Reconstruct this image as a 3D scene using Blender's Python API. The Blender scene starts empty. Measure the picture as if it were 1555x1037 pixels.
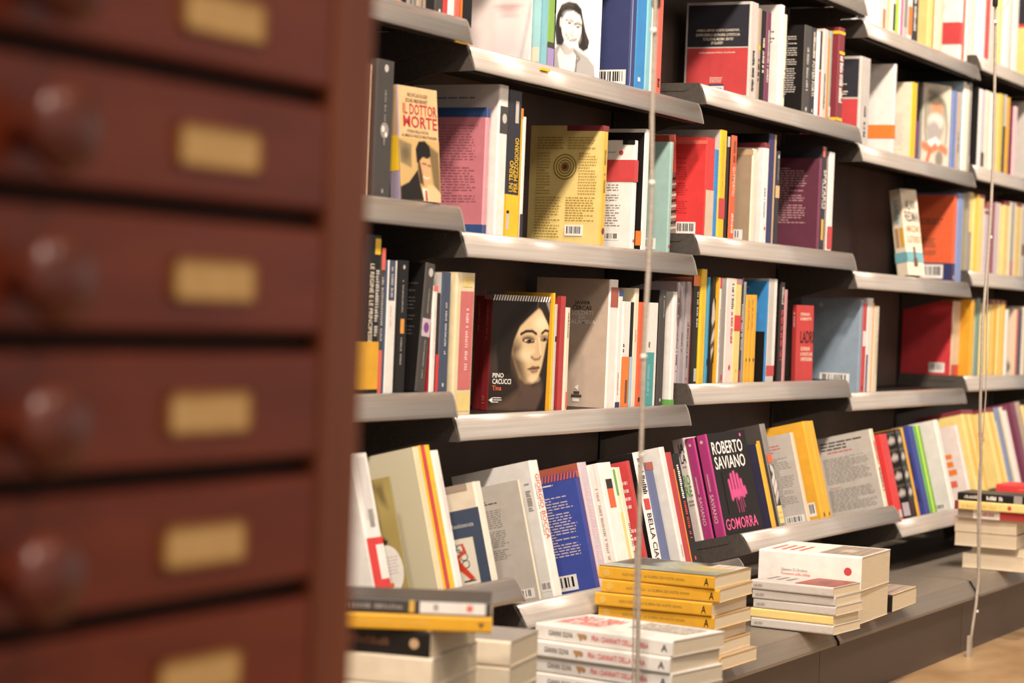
import bpy, bmesh, math, random
import numpy as np
from mathutils import Matrix, Vector, Euler
random.seed(7)
scn = bpy.context.scene
COL = scn.collection

# ------------------------------------------------------------------ camera
cd = bpy.data.cameras.new('camera'); cam = bpy.data.objects.new('camera', cd); COL.objects.link(cam)
scn.camera = cam
cd.sensor_width = 22.3; cd.lens = 49.992
cd.clip_start = 0.05; cd.clip_end = 60
cd.dof.use_dof = True; cd.dof.focus_distance = 4.35; cd.dof.aperture_fstop = 2.7; cd.dof.aperture_blades = 0
CAM_ROWS = [[0.457281, -0.005485, -0.889306, 0.0], [-0.888424, 0.042119, -0.457087, -1.815], [0.039964, 0.999098, 0.014387, 0.77], [0, 0, 0, 1]]
cam.matrix_world = Matrix(CAM_ROWS)

# ------------------------------------------------------------------ light and exposure
vs = scn.view_settings
vs.view_transform = 'Standard'; vs.look = 'None'; vs.gamma = 1.0; vs.use_curve_mapping = False
vs.exposure = 0.0
scn.view_settings.exposure = vs.exposure
w = bpy.data.worlds.new('world'); scn.world = w; w.use_nodes = True
bg = w.node_tree.nodes['Background']; bg.inputs[0].default_value = (1.0, .91, .83, 1); bg.inputs[1].default_value = 0.5

def spot(loc, target, power, size=.07, angle=100, blend=.6, col=(1, .80, .62)):
    ld = bpy.data.lights.new('ceiling_or_fill_spot', 'SPOT'); ld.energy = power; ld.shadow_soft_size = size
    ld.spot_size = math.radians(angle); ld.spot_blend = blend; ld.color = col
    o = bpy.data.objects.new('ceiling_or_fill_spot', ld); COL.objects.link(o); o.location = loc
    o.rotation_euler = (Vector(target) - Vector(loc)).to_track_quat('-Z', 'Y').to_euler(); return o
for lx_ in (-.2, 1.0, 2.2, 3.4, 4.6, 5.8):
    spot((lx_, -1.10, 2.95), (lx_ + 1.5, .05, .7), 235, .11, 85, 1.0, (1, .86, .72))
for lx_, ly_ in ((-.8, -2.3), (1.2, -2.6), (3.2, -2.6), (5.2, -2.6)):  # added unseen fill lamps, softening the shade under the shelf edges
    spot((lx_, ly_, 3.0), (lx_ + 1.3, 0, .8), 60, .3, 130, .6, (1, .86, .72))


# ------------------------------------------------------------------ colours and materials
PAL=dict(white='#efebe6',pinkw='#e9ddd8',whiteg='#dcdad6',greyw='#b9b1a8',lgrey='#cbc5bf',lgrey2='#d6d2cf',grey='#9b9590',dgrey='#4a4643',slate='#33323a',black='#1a1717',blacks='#221d1c',
 cream='#ecdfc8',creamy='#e9d9b0',creamy2='#d2c7ab',creamw='#eee4d4',butter='#ecd584',yellow='#f2c31f',yellowd='#d8c24a',gold='#e5a823',goldD='#d8951c',amber='#e8aa2c',ochre='#e3b44a',mustard='#ecc95a',mustard2='#e2c056',
 olive='#8f7a34',olive2='#96905e',khaki='#a48c72',khaki2='#a8955c',tan='#c4a27a',tanD='#b88a5e',sand='#d6b682',taupe='#b09c8c',beige='#d9c4aa',peach='#ecc9a8',
 orange='#ee7d2c',orangeL='#eda03c',vermil='#e35a30',coral='#e4604f',red='#d93030',redl='#ea6a5c',redm='#c93a3e',redD='#b4202a',crimson='#b3222e',crimsonD='#8c1c22',crimsonL='#b53434',rust='#a4503c',rose='#c8727f',roseD='#7e4450',roseL='#b98f92',rose2='#cf6a6a',pink='#e295a2',pinkl='#eec8cc',pinkg='#c48a90',hotpink='#e0528a',magenta='#d64a96',magentaD='#b8357e',
 maroon='#7a2430',maroonl='#96505a',plum='#6a2c48',aubergine='#552236',purple='#7a3a86',violet='#a08ac8',violetg='#9c8ea4',lilac='#cdbfc9',mauve='#b07d92',mauveg='#a39b9f',brown='#6b4434',dbrown='#332724',
 navy='#2c3566',indigo='#3a3a66',indigoD='#36334c',denim='#23457e',cobalt='#3245a4',cobaltD='#2f3c90',blue='#2a83cc',blued='#3b92be',bluem='#7387ac',bluel='#7c92cc',bluegrey='#8fa0b2',slateb='#48546a',slateb2='#5c6894',sky='#a8cde4',aqua='#7dbfce',aqual='#a9dfe6',teal='#3f9ea2',teal2='#6fb0bc',seafoam='#9dbdb6',sage='#9aa396',sage2='#7c9a94',
 green='#7fae4a',green2='#5fae4c',lime='#b8e23a',dgreen='#2f6a4a',page='#e9d9bb',pagew='#e6d6bc',zebra='#8c7568',glossgrey='#8a847e',violetd='#4a3c5c',stripe='#c89c94')

PAL.update(taupel='#c6b1a0',oliveL='#b89c48',roseD='#a35a68',greyw='#c4bdb5',whiteg='#e3e1dd',mustard='#f0d583',mustard2='#ead07a',crimsonD='#a5262c',redD='#cf2e36')
def soften(c):
    v=[int(c[i:i+2],16) for i in (1,3,5)]; mx,mn=max(v),min(v)
    if mx-mn<50: return c
    t=(222,205,195); k=.10
    return '#'+''.join('%02x'%round(a*(1-k)+b*k) for a,b in zip(v,t))
PAL={k:soften(c) for k,c in PAL.items()}

def lin(c):
    c = c.lstrip('#'); v = [int(c[i:i+2], 16) / 255 for i in (0, 2, 4)]
    return tuple(x / 12.92 if x <= .04045 else ((x + .055) / 1.055) ** 2.4 for x in v) + (1,)
MATS = {}
def new_mat(name, rough=.5, metal=0., spec=.5):
    m = bpy.data.materials.new(name); m.use_nodes = True
    p = m.node_tree.nodes['Principled BSDF']
    p.inputs['Roughness'].default_value = rough; p.inputs['Metallic'].default_value = metal
    p.inputs['Specular IOR Level'].default_value = spec
    return m, m.node_tree, p
def grain(nt, p, a, b, scale=(60, 60, 60), detail=3, bump=0., nscale=1.0, lo=.3, hi=.7):
    tc = nt.nodes.new('ShaderNodeTexCoord'); mp = nt.nodes.new('ShaderNodeMapping'); mp.inputs['Scale'].default_value = scale
    nz = nt.nodes.new('ShaderNodeTexNoise'); nz.inputs['Scale'].default_value = nscale; nz.inputs['Detail'].default_value = detail
    cr = nt.nodes.new('ShaderNodeValToRGB'); cr.color_ramp.elements[0].color = a; cr.color_ramp.elements[1].color = b
    cr.color_ramp.elements[0].position = lo; cr.color_ramp.elements[1].position = hi
    nt.links.new(tc.outputs['Object'], mp.inputs[0]); nt.links.new(mp.outputs[0], nz.inputs[0])
    nt.links.new(nz.outputs[0], cr.inputs[0]); nt.links.new(cr.outputs[0], p.inputs['Base Color'])
    if bump:
        bp = nt.nodes.new('ShaderNodeBump'); bp.inputs['Strength'].default_value = bump; bp.inputs['Distance'].default_value = .002
        nt.links.new(nz.outputs[0], bp.inputs['Height']); nt.links.new(bp.outputs[0], p.inputs['Normal'])
def shade(c, k): return (min(1, c[0]*k), min(1, c[1]*k), min(1, c[2]*k), 1)
def paper(name):
    if name not in MATS:
        m, nt, p = new_mat('paper_' + name, .42, 0, .4)
        c = lin(PAL[name]); grain(nt, p, shade(c, .93), shade(c, 1.04), (40, 40, 40), 2)
        if name in ('glossgrey',): p.inputs['Roughness'].default_value = .12; p.inputs['Specular IOR Level'].default_value = .8
        MATS[name] = m
    return MATS[name]
def pages_mat(name):
    k = 'pages_' + name
    if k not in MATS:
        m, nt, p = new_mat(k, .85, 0, .2); c = lin(PAL[name])
        grain(nt, p, shade(c, .80), shade(c, 1.02), (2600, 14, 14), 2, .15)
        MATS[k] = m
    return MATS[k]
m, nt, p = new_mat('printed_picture', .4, 0, .4)
at = nt.nodes.new('ShaderNodeAttribute'); at.attribute_name = 'ink'; nt.links.new(at.outputs['Color'], p.inputs['Base Color'])
M_PIC = m
m, nt, p = new_mat('dark_steel', .5, .2, .4); grain(nt, p, lin('#1d1815'), lin('#2a2320'), (30, 30, 30), 4, .02); M_DARK = m
m, nt, p = new_mat('bracket_grey', .5, .1, .4); grain(nt, p, lin('#4a4340'), lin('#565049'), (200, 200, 200), 3, .03); M_BRK = m
m, nt, p = new_mat('back_panel_brown', .6, 0, .3); grain(nt, p, lin('#54463f'), lin('#64554d'), (8, 8, 8), 3); M_BACK = m
m, nt, p = new_mat('satin_rail', .25, .40, .6); grain(nt, p, lin('#bdb3aa'), lin('#d2cac2'), (3, 900, 900), 2, .05); M_RAIL = m
m, nt, p = new_mat('clear_end', .15, 0, .6); grain(nt, p, lin('#8f8781'), lin('#a09890'), (60, 60, 60)); M_CAP = m
m, nt, p = new_mat('base_steel', .42, .35, .5); grain(nt, p, lin('#857b73'), lin('#918779'), (4, 300, 300), 3, .03); M_BASE = m
m, nt, p = new_mat('kick_panel_taupe', .5, .15, .4); grain(nt, p, lin('#5d514b'), lin('#675a53'), (300, 300, 300), 3, .03); M_KICK = m
m, nt, p = new_mat('mahogany', .38, 0, .45); grain(nt, p, lin('#742b14'), lin('#86381d'), (4, 4, 26), 5, .06, 1.6); M_WOOD = m
m, nt, p = new_mat('mahogany_stile', .4, 0, .45); grain(nt, p, lin('#7c3e22'), lin('#8c4a2a'), (26, 26, 3), 5, .06, 1.6); M_STILE = m
m, nt, p = new_mat('drawer_gap_shade', .7, 0, .2); grain(nt, p, lin('#2a120b'), lin('#341810'), (20, 20, 60), 3); M_GAP_SHADE = m  # shadow of the drawer gaps put into a darker brown
m, nt, p = new_mat('knob_wood', .34, 0, .6); grain(nt, p, lin('#5a2618'), lin('#6b3020'), (30, 30, 30), 3); M_KNOB = m
m, nt, p = new_mat('brass_frame', .4, .5, .5); grain(nt, p, lin('#b8873f'), lin('#d29c50'), (60, 60, 60), 3); M_BRASS = m
m, nt, p = new_mat('card_paper', .7, 0, .3); grain(nt, p, lin('#e6bb7a'), lin('#efc687'), (60, 60, 60), 3); M_CARD = m
m, nt, p = new_mat('cable_nylon', .3, 0, .5); grain(nt, p, lin('#a2978a'), lin('#b9ad9f'), (20, 20, 400), 3, .1); M_CABLE = m
m, nt, p = new_mat('white_plastic', .3, 0, .5); grain(nt, p, lin('#e6e2da'), lin('#f2eee6'), (90, 90, 90)); M_WHITEP = m
m, nt, p = new_mat('black_plastic', .4, 0, .5); grain(nt, p, lin('#171514'), lin('#201d1c'), (90, 90, 90)); M_BLACKP = m
m, nt, p = new_mat('wall_paint', .9, 0, .2); grain(nt, p, lin('#cfc3b5'), lin('#d8cdc0'), (4, 4, 4), 4, .03); M_WALL = m
m, nt, p = new_mat('ceiling_paint', .9, 0, .2); grain(nt, p, lin('#d9d2c8'), lin('#e2dbd2'), (4, 4, 4), 4, .03); M_CEIL = m
m, nt, p = new_mat('beige_stone', .35, 0, .4); grain(nt, p, lin('#9c7b56'), lin('#c0a078'), (2.2, 5, 5), 6, .02, 1.4, .35, .68); M_FLOOR = m

# ------------------------------------------------------------------ mesh helpers
def obj(name, verts, faces, mats, parent=None, fm=None, smooth=False):
    me = bpy.data.meshes.new(name); me.from_pydata(verts, [], faces)
    for mt in (mats if isinstance(mats, (list, tuple)) else [mats]): me.materials.append(mt)
    if fm is not None: me.polygons.foreach_set('material_index', fm)
    if smooth: me.polygons.foreach_set('use_smooth', [True] * len(me.polygons))
    me.update()
    o = bpy.data.objects.new(name, me); COL.objects.link(o)
    if parent is not None: o.parent = parent
    return o
class MB:
    def __init__(s): s.v = []; s.f = []; s.m = []
    def add(s, v, f, m=0):
        k = len(s.v); s.v += [tuple(x) for x in v]; s.f += [tuple(i + k for i in q) for q in f]; s.m += [m] * len(f)
    def box(s, a, b, m=0):
        (x0, y0, z0), (x1, y1, z1) = a, b
        s.add([(x0,y0,z0),(x1,y0,z0),(x1,y1,z0),(x0,y1,z0),(x0,y0,z1),(x1,y0,z1),(x1,y1,z1),(x0,y1,z1)],
              [(0,3,2,1),(4,5,6,7),(0,1,5,4),(1,2,6,5),(2,3,7,6),(3,0,4,7)], m)
    def prism(s, prof, axis, a, b, m=0):     # profile polygon (2-d) extruded along an axis
        n = len(prof)
        def P(q, t): return {0: (t, q[0], q[1]), 1: (q[0], t, q[1]), 2: (q[0], q[1], t)}[axis]
        s.add([P(q, a) for q in prof] + [P(q, b) for q in prof],
              [tuple(range(n))[::-1], tuple(range(n, 2*n))] + [(i, (i+1) % n, n + (i+1) % n, n + i) for i in range(n)], m)
    def lathe(s, prof, origin, axis_dir, seg=14, m=0):   # (radius, offset) pairs about a direction
        d = Vector(axis_dir).normalized(); a = d.orthogonal().normalized(); c = d.cross(a); o = Vector(origin)
        v = []
        for r, t in prof:
            for k in range(seg):
                q = 2 * math.pi * k / seg; v.append(o + d * t + (a * math.cos(q) + c * math.sin(q)) * max(r, 1e-5))
        f = []
        for i in range(len(prof) - 1):
            for k in range(seg):
                k2 = (k + 1) % seg; f.append((i*seg + k, i*seg + k2, (i+1)*seg + k2, (i+1)*seg + k))
        f.append(tuple(range(seg))[::-1]); f.append(tuple(range((len(prof)-1)*seg, len(prof)*seg)))
        s.add(v, f, m)
    def tube(s, pts, r, seg=8, m=0):
        pts = [Vector(q) for q in pts]; v = []
        for i, q in enumerate(pts):
            d = (pts[min(i+1, len(pts)-1)] - pts[max(i-1, 0)]).normalized()
            a = d.cross(Vector((0, 1, .01))).normalized(); c = d.cross(a)
            for k in range(seg):
                t = 2 * math.pi * k / seg; v.append(q + (a * math.cos(t) + c * math.sin(t)) * r)
        f = [(i*seg + k, i*seg + (k+1) % seg, (i+1)*seg + (k+1) % seg, (i+1)*seg + k) for i in range(len(pts)-1) for k in range(seg)]
        f.append(tuple(range(seg))[::-1]); f.append(tuple(range((len(pts)-1)*seg, len(pts)*seg)))
        s.add(v, f, m)
    def build(s, name, mats, parent=None, smooth=False): return obj(name, s.v, s.f, mats, parent, s.m, smooth)
def tag(o, label, cat, group=None):
    o['label'] = label; o['category'] = cat
    if group: o['group'] = group
    return o
def empty(name, loc=(0, 0, 0), label=None, cat=None, group=None):
    o = bpy.data.objects.new(name, None); COL.objects.link(o); o.location = loc; o.empty_display_size = .05
    if label: tag(o, label, cat, group)
    return o
def struct(o): o['kind'] = 'structure'; return o
def bevel(o, w_, seg=2):
    md = o.modifiers.new('soft_edge', 'BEVEL'); md.width = w_; md.segments = seg; md.limit_method = 'ANGLE'; return o

# ------------------------------------------------------------------ setting
q = MB(); q.box((-1.5, -6, -.1), (12, .36, 0)); struct(q.build('floor', M_FLOOR))
q = MB(); q.box((-1.5, .24, 0), (12, .36, 3.2)); struct(q.build('wall_back', M_WALL))
q = MB(); q.box((-1.5, -6, 3.2), (12, .36, 3.3)); struct(q.build('ceiling', M_CEIL))

# ------------------------------------------------------------------ bookcase bays
X0 = 2.326; BW = .992
BAYS = {'A': (0, {1: 1.242, 2: .935, 3: .630}, .335, {0: 1.547}), 'B': (1, {1: 1.201, 2: .894, 3: .590}, .288, {0: 1.508}),
        'C': (2, {1: 1.242, 2: .936, 3: .631}, .336, {0: 1.549}), 'D': (3, {1: 1.201, 2: .894, 3: .598}, .297, {0: 1.500}),
        'E': (4, {1: 1.224, 2: .927, 3: .631}, .330, {0: 1.530}), 'F': (5, {1: 1.20, 2: .90, 3: .60}, .297, {0: 1.50})}
BAYLAB = {'A': 'dark metal bookcase bay next to the brown drawer cabinet', 'B': 'dark metal bookcase bay with the young woman portrait cover',
          'C': 'dark metal bookcase bay right of the left wire', 'D': 'dark metal bookcase bay with a half empty shelf left of the right wire',
          'E': 'dark metal bookcase bay behind the right wire at the frame edge',
          'F': 'farthest dark metal bookcase bay, past the rows behind the right wire'}
YB = .190                                                # face of the back panels
RAIL = [(0, 0), (-.0045, -.001), (-.008, -.006), (-.0115, -.014), (-.0145, -.024), (-.017, -.034), (-.0185, -.041), (-.0165, -.0425), (-.013, -.034), (-.0105, -.024), (-.0075, -.014), (-.004, -.0075), (0, -.006)]
def make_shelf(par, x0, x1, z, tilt=0.):
    # built at the origin of its front edge, then placed; shelf plate > price_rail, end_bracket, rail_end
    q = MB(); q.box((x0, 0.0005, -.018), (x1, .184, -.002)); q.box((x0, .0005, -.042), (x1, .012, -.018))
    s = q.build('shelf', M_DARK, par); s.location = (0, 0, z) if not tilt else (0, -.128, z); s.rotation_euler = (-math.radians(tilt), 0, 0)
    q = MB(); q.prism(RAIL, 0, x0 + .004, x1 - .006); r = q.build('price_rail', M_RAIL, s, True)
    q = MB(); q.prism([(a * 1.03, b * 1.02) for a, b in RAIL], 0, x1 - .0058, x1 - .0012); q.build('rail_end', M_CAP, s, False)
    q = MB()
    br = [(-.0015, .0005), (-.019, -.043), (.05, -.046), (.184, -.085), (.184, .0005)]
    q.prism(br, 0, x0 - .0025, x0 + .0015)
    q.prism([(.022, .0), (.022, -.012), (.026, -.016), (.18, -.016), (.18, .0)], 0, x0 - .0036, x0 - .0024)
    q.build('end_bracket', M_BRK, s)
    q = MB(); q.prism([(-.0128, -.0455), (.012, -.0455), (.05, -.0485), (.183, -.085), (.183, -.0185), (.0125, -.0185), (.0125, -.0425)], 0, x1 + .0002, x1 + .0028); q.build('end_bracket', M_BRK, s)
    return s
TAGS = {('A', 1): (.955, .001), ('B', 1): (.275, .0315)}
for kx, (i, rows, zs, top) in BAYS.items():
    x0 = X0 + i * BW; x1 = x0 + BW
    bay = empty('bookcase_bay', (x0, 0, 0), BAYLAB[kx], 'bookcase', 'bookcase bays along the back wall')
    P_ = lambda o: (setattr(o, 'parent', bay), o)[1]
    a, b_ = .004, BW - .004
    q = MB(); q.box((.001, YB, .02), (BW - .001, YB + .012, .58)); q.build('back_panel', M_BACK, bay)
    q = MB(); q.box((.001, YB, .582), (BW - .001, YB + .012, 2.2)); q.build('back_panel', M_BACK, bay)
    q = MB(); q.box((.0008, YB - .004, 0), (.024, YB + .002, 2.2)); q.build('upright_post', M_DARK, bay)
    for r, z in list(rows.items()) + list(top.items()):
        sh = make_shelf(bay, a, b_, z)
        if (kx, r) in TAGS:
            tx, tz = TAGS[(kx, r)]; q = MB(); q.box((tx - .022, -.016, -.046 + tz), (tx + .012, -.0125, -.0415 + tz)); q.build('yellow_tag', paper('yellow'), sh)
    make_shelf(bay, a, b_, zs, 14.5)
    # base: sloping-nosed steel top and kick panel
    q = MB(); q.prism([(.185, .160), (.185, .174), (-.318, .174), (-.323, .172), (-.345, .140), (-.345, .134), (-.33, .134), (-.31, .160)], 0, .0048, BW - .001)
    bt = q.build('base_top', M_BASE, bay)
    q = MB(); q.box((.0012, -.31, .0), (BW - .0012, -.295, .158)); q.build('kick_panel', M_KICK, bay)
    for sx in (.0, ):
        q = MB(); q.prism([(-.3275, .172), (-.349, .140), (-.349, .133), (-.33, .133), (-.315, .17)], 0, .0006, .0045); q.build('base_end_cap', M_DARK, bay)

# ------------------------------------------------------------------ card-drawer cabinet in the foreground
cab = empty('drawer_cabinet', (1.0, -1.0, 0), 'reddish brown wooden cabinet of small drawers with knobs and brass labels', 'cabinet')
def cpart(name, mb, mt, par=None, smooth=False):
    o = mb.build(name, mt, par or cab, smooth)
    if par is None: o.location = (-1.0, 1.0, 0)
    return o
FY = -1.015
q = MB(); q.box((1.2885, FY, 0), (1.338, -.66, 1.36)); bevel(cpart('side_stile', q, M_STILE), .004)
q = MB(); q.box((.640, FY, 0), (.688, -.66, 1.36)); bevel(cpart('side_stile', q, M_STILE), .004)
q = MB(); q.box((.688, -.68, .0), (1.2885, -.66, 1.36)); cpart('back_board', q, M_WOOD)
q = MB(); q.box((.62, FY - .02, 1.36), (1.358, -.65, 1.39)); bevel(cpart('cabinet_top', q, M_STILE), .006)
q = MB(); q.box((.688, FY + .005, 0), (1.2885, -.66, .105)); cpart('plinth', q, M_WOOD)
K0 = .9030 - 10 * .0803
for k in range(15):
    z0 = K0 + k * .0803 + .0066; z1 = K0 + (k + 1) * .0803 - .0066
    if z1 > 1.35: break
    q = MB(); q.box((.6905, FY + .012, z1), (1.2865, -.7, z1 + .0132)); cpart('drawer_rail', q, M_GAP_SHADE)
    q = MB(); q.box((.6915, FY + .002, z0), (1.2855, -.72, z1 - .0004)); d = bevel(cpart('drawer', q, M_WOOD), .0025)
    zc = (z0 + z1) / 2 - .003
    q = MB(); q.lathe([(.012, 0), (.0105, .006), (.011, .012), (.021, .018), (.0255, .026), (.0235, .034), (.015, .0395), (.0, .041)], (.976, FY + .002, zc - .003), (0, -1, 0), 20)
    cpart('knob', q, M_KNOB, d, True)
    q = MB(); x_0, x_1 = 1.116, 1.202; h_ = .0125
    for A_, B_ in (((x_0, -h_), (x_1, -h_ + .0025)), ((x_0, h_ - .0025), (x_1, h_)), ((x_0, -h_), (x_0 + .003, h_)), ((x_1 - .003, -h_), (x_1, h_))):
        q.box((A_[0], FY - .0012, zc + A_[1]), (B_[0], FY + .003, zc + B_[1]))
    lf = cpart('label_frame', q, M_BRASS, d)
    q = MB(); q.box((x_0 + .002, FY - .0003, zc - h_ + .002), (x_1 - .002, FY + .0025, zc + h_ - .002)); cpart('label_card', q, M_CARD, d)

# ------------------------------------------------------------------ wires from ceiling to floor
def wire(label, main, second, ties, foot=None, top=None, clampz=None):
    r = empty('security_wire', main[-1], label, 'wire', 'vertical wires in front of the bookcase'); inv = Vector(main[-1])
    q = MB(); q.tube([Vector(x) - inv for x in main], .0036); q.build('wire_strand', M_CABLE, r, True)
    q = MB(); q.tube([Vector(x) - inv for x in second], .0014, 6); q.build('wire_strand', M_CABLE, r, True)
    for t in ties:
        q = MB(); q.lathe([(.0, -.0035), (.0042, -.003), (.0048, 0), (.0042, .003), (.0, .0035)], Vector(t) - inv, (0, 0, 1), 10)
        q.box(Vector(t) - inv + Vector((.002, -.0016, -.0016)), Vector(t) - inv + Vector((.011, .0016, .0016))); q.build('cable_tie', M_WHITEP, r)
    if top:
        q = MB(); q.lathe([(.0055, 0), (.0065, .004), (.0065, .05), (.004, .055)], Vector(top) - inv, (0, 0, 1), 12); q.build('wire_clamp', M_BLACKP, r, True)
    if foot:
        q = MB(); f0 = Vector(foot) - inv
        q.box(f0 + Vector((-.006, -.004, 0)), f0 + Vector((.012, .004, .05))); q.build('floor_anchor', M_CABLE, r)
    return r
wire('slim nylon wire hanging before the central bay, over the lying book stacks', [(2.9691, -0.49, 3.2), (2.9591, -0.49, 1.4518), (2.9698, -0.49, 1.3242), (2.9796, -0.49, 1.2049), (2.9825, -0.49, 1.1307), (2.984, -0.49, 1.0469), (2.9934, -0.49, 0.9542), (2.9945, -0.49, 0.898), (2.9932, -0.49, 0.8417), (2.9906, -0.49, 0.776), (2.9893, -0.49, 0.7198), (2.9903, -0.49, 0.6635), (2.9927, -0.49, 0.6165), (2.9952, -0.49, 0.5224), (3.001, -0.49, 0.4185), (3.0142, -0.49, 0.2403), (3.0172, -0.49, 0.1765)], [(2.9894, -0.486, 3.2), (2.9794, -0.486, 1.4562), (2.9897, -0.486, 1.309), (2.9964, -0.486, 1.1979), (2.9979, -0.486, 1.1606), (2.9929, -0.486, 1.0945), (3.0019, -0.486, 0.9829), (3.0095, -0.486, 0.9081), (3.0088, -0.486, 0.8233), (3.002, -0.486, 0.729), (3.0026, -0.486, 0.6537), (3.0085, -0.486, 0.5026), (2.9985, -0.486, 0.4183), (3.001, -0.486, 0.3237), (3.0069, -0.486, 0.2408), (3.0069, -0.486, 0.1765)], [(2.9761, -0.49, 1.1709), (2.9931, -0.49, 0.957), (2.988, -0.49, 0.7095), (2.9951, -0.49, 0.5695)], foot=[(3.0172, -0.49, 0.175)][0], top=[(2.9912, -0.486, 1.2037)][0])
wire('slim nylon wire tied to the floor in front of the right bays', [(5.2462, -0.352, 3.2), (5.2362, -0.352, 1.8325), (5.2362, -0.352, 1.6196), (5.2197, -0.352, 1.5108), (5.2268, -0.352, 1.4661), (5.2419, -0.352, 1.3003), (5.2547, -0.352, 1.1486), (5.2516, -0.352, 1.0259), (5.2436, -0.352, 0.9337), (5.2365, -0.352, 0.8724), (5.2231, -0.352, 0.7805), (5.2286, -0.352, 0.6736), (5.2366, -0.352, 0.5512), (5.2598, -0.352, 0.4737), (5.2654, -0.352, 0.3658), (5.2767, -0.352, 0.2571), (5.2832, -0.352, 0.1794), (5.2735, -0.351, 0.1215), (5.2639, -0.348, 0.0728), (5.2527, -0.345, 0.004)], [(5.4842, -0.349, 3.2), (5.4742, -0.349, 1.751), (5.3303, -0.349, 1.5335), (5.2768, -0.349, 1.5063), (5.2472, -0.349, 1.4779), (5.2582, -0.349, 1.3019), (5.2711, -0.349, 1.1497), (5.2735, -0.349, 1.027), (5.2656, -0.349, 0.9345), (5.2664, -0.349, 0.8577), (5.2745, -0.349, 0.7348), (5.2882, -0.349, 0.6114), (5.2802, -0.349, 0.519), (5.2554, -0.349, 0.4276), (5.2634, -0.349, 0.3041), (5.2896, -0.349, 0.1708), (5.2795, -0.347, 0.102), (5.2475, -0.343, 0.004)], [(5.2196, -0.352, 1.4758), (5.2588, -0.352, 0.9803), (5.2852, -0.35, 0.1048)], foot=[(5.2527, -0.345, 0.0)][0], top=[(5.2142, -0.352, 1.51)][0])

# ------------------------------------------------------------------ printed pictures: a grid whose vertex inks are the print
def hexc(c): return np.array(lin(c)[:3])
class Pic:
    def __init__(s, nu, nv, base):
        s.nu, s.nv = nu, nv
        u, v = np.meshgrid(np.linspace(0, 1, nu + 1), np.linspace(0, 1, nv + 1)); s.u, s.v = u, v
        s.c = np.zeros(u.shape + (3,)); s.c[:] = hexc(base)
    def mix(s, m_, col):
        m_ = np.clip(m_, 0, 1)[..., None]; s.c = s.c * (1 - m_) + hexc(col) * m_; return s
    def ell(s, cu, cv, ru, rv, col, soft=.15, a=1., rot=0.):
        du = (s.u - cu); dv = (s.v - cv); k = math.radians(rot)
        x = (du * math.cos(k) + dv * math.sin(k)) / ru; y = (-du * math.sin(k) + dv * math.cos(k)) / rv
        r = np.sqrt(x * x + y * y); return s.mix(a * np.clip((1 - r) / soft + .5, 0, 1), col)
    def poly(s, pts, col, soft=.02, a=1.):
        P = np.array(pts, float); n = len(P); d = np.full(s.u.shape, 1e9); ins = np.zeros(s.u.shape, bool)
        for i in range(n):
            x0, y0 = P[i]; x1, y1 = P[(i+1) % n]; ex, ey = x1 - x0, y1 - y0
            wx, wy = s.u - x0, s.v - y0; t = np.clip((wx*ex + wy*ey) / (ex*ex + ey*ey + 1e-12), 0, 1)
            d = np.minimum(d, np.hypot(wx - ex*t, wy - ey*t))
            cond = ((y0 > s.v) != (y1 > s.v)); xi = ex * (s.v - y0) / (ey if abs(ey) > 1e-9 else 1e-9) + x0
            ins ^= cond & (s.u < xi)
        sd = np.where(ins, d, -d); return s.mix(a * np.clip(sd / soft + .5, 0, 1), col)
    def line(s, pts, wd, col, soft=.008, a=1.):
        d = np.full(s.u.shape, 1e9)
        for (x0, y0), (x1, y1) in zip(pts[:-1], pts[1:]):
            ex, ey = x1 - x0, y1 - y0; wx, wy = s.u - x0, s.v - y0; t = np.clip((wx*ex + wy*ey) / (ex*ex + ey*ey + 1e-12), 0, 1)
            d = np.minimum(d, np.hypot(wx - ex*t, wy - ey*t))
        return s.mix(a * np.clip((wd - d) / soft + .5, 0, 1), col)
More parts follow.
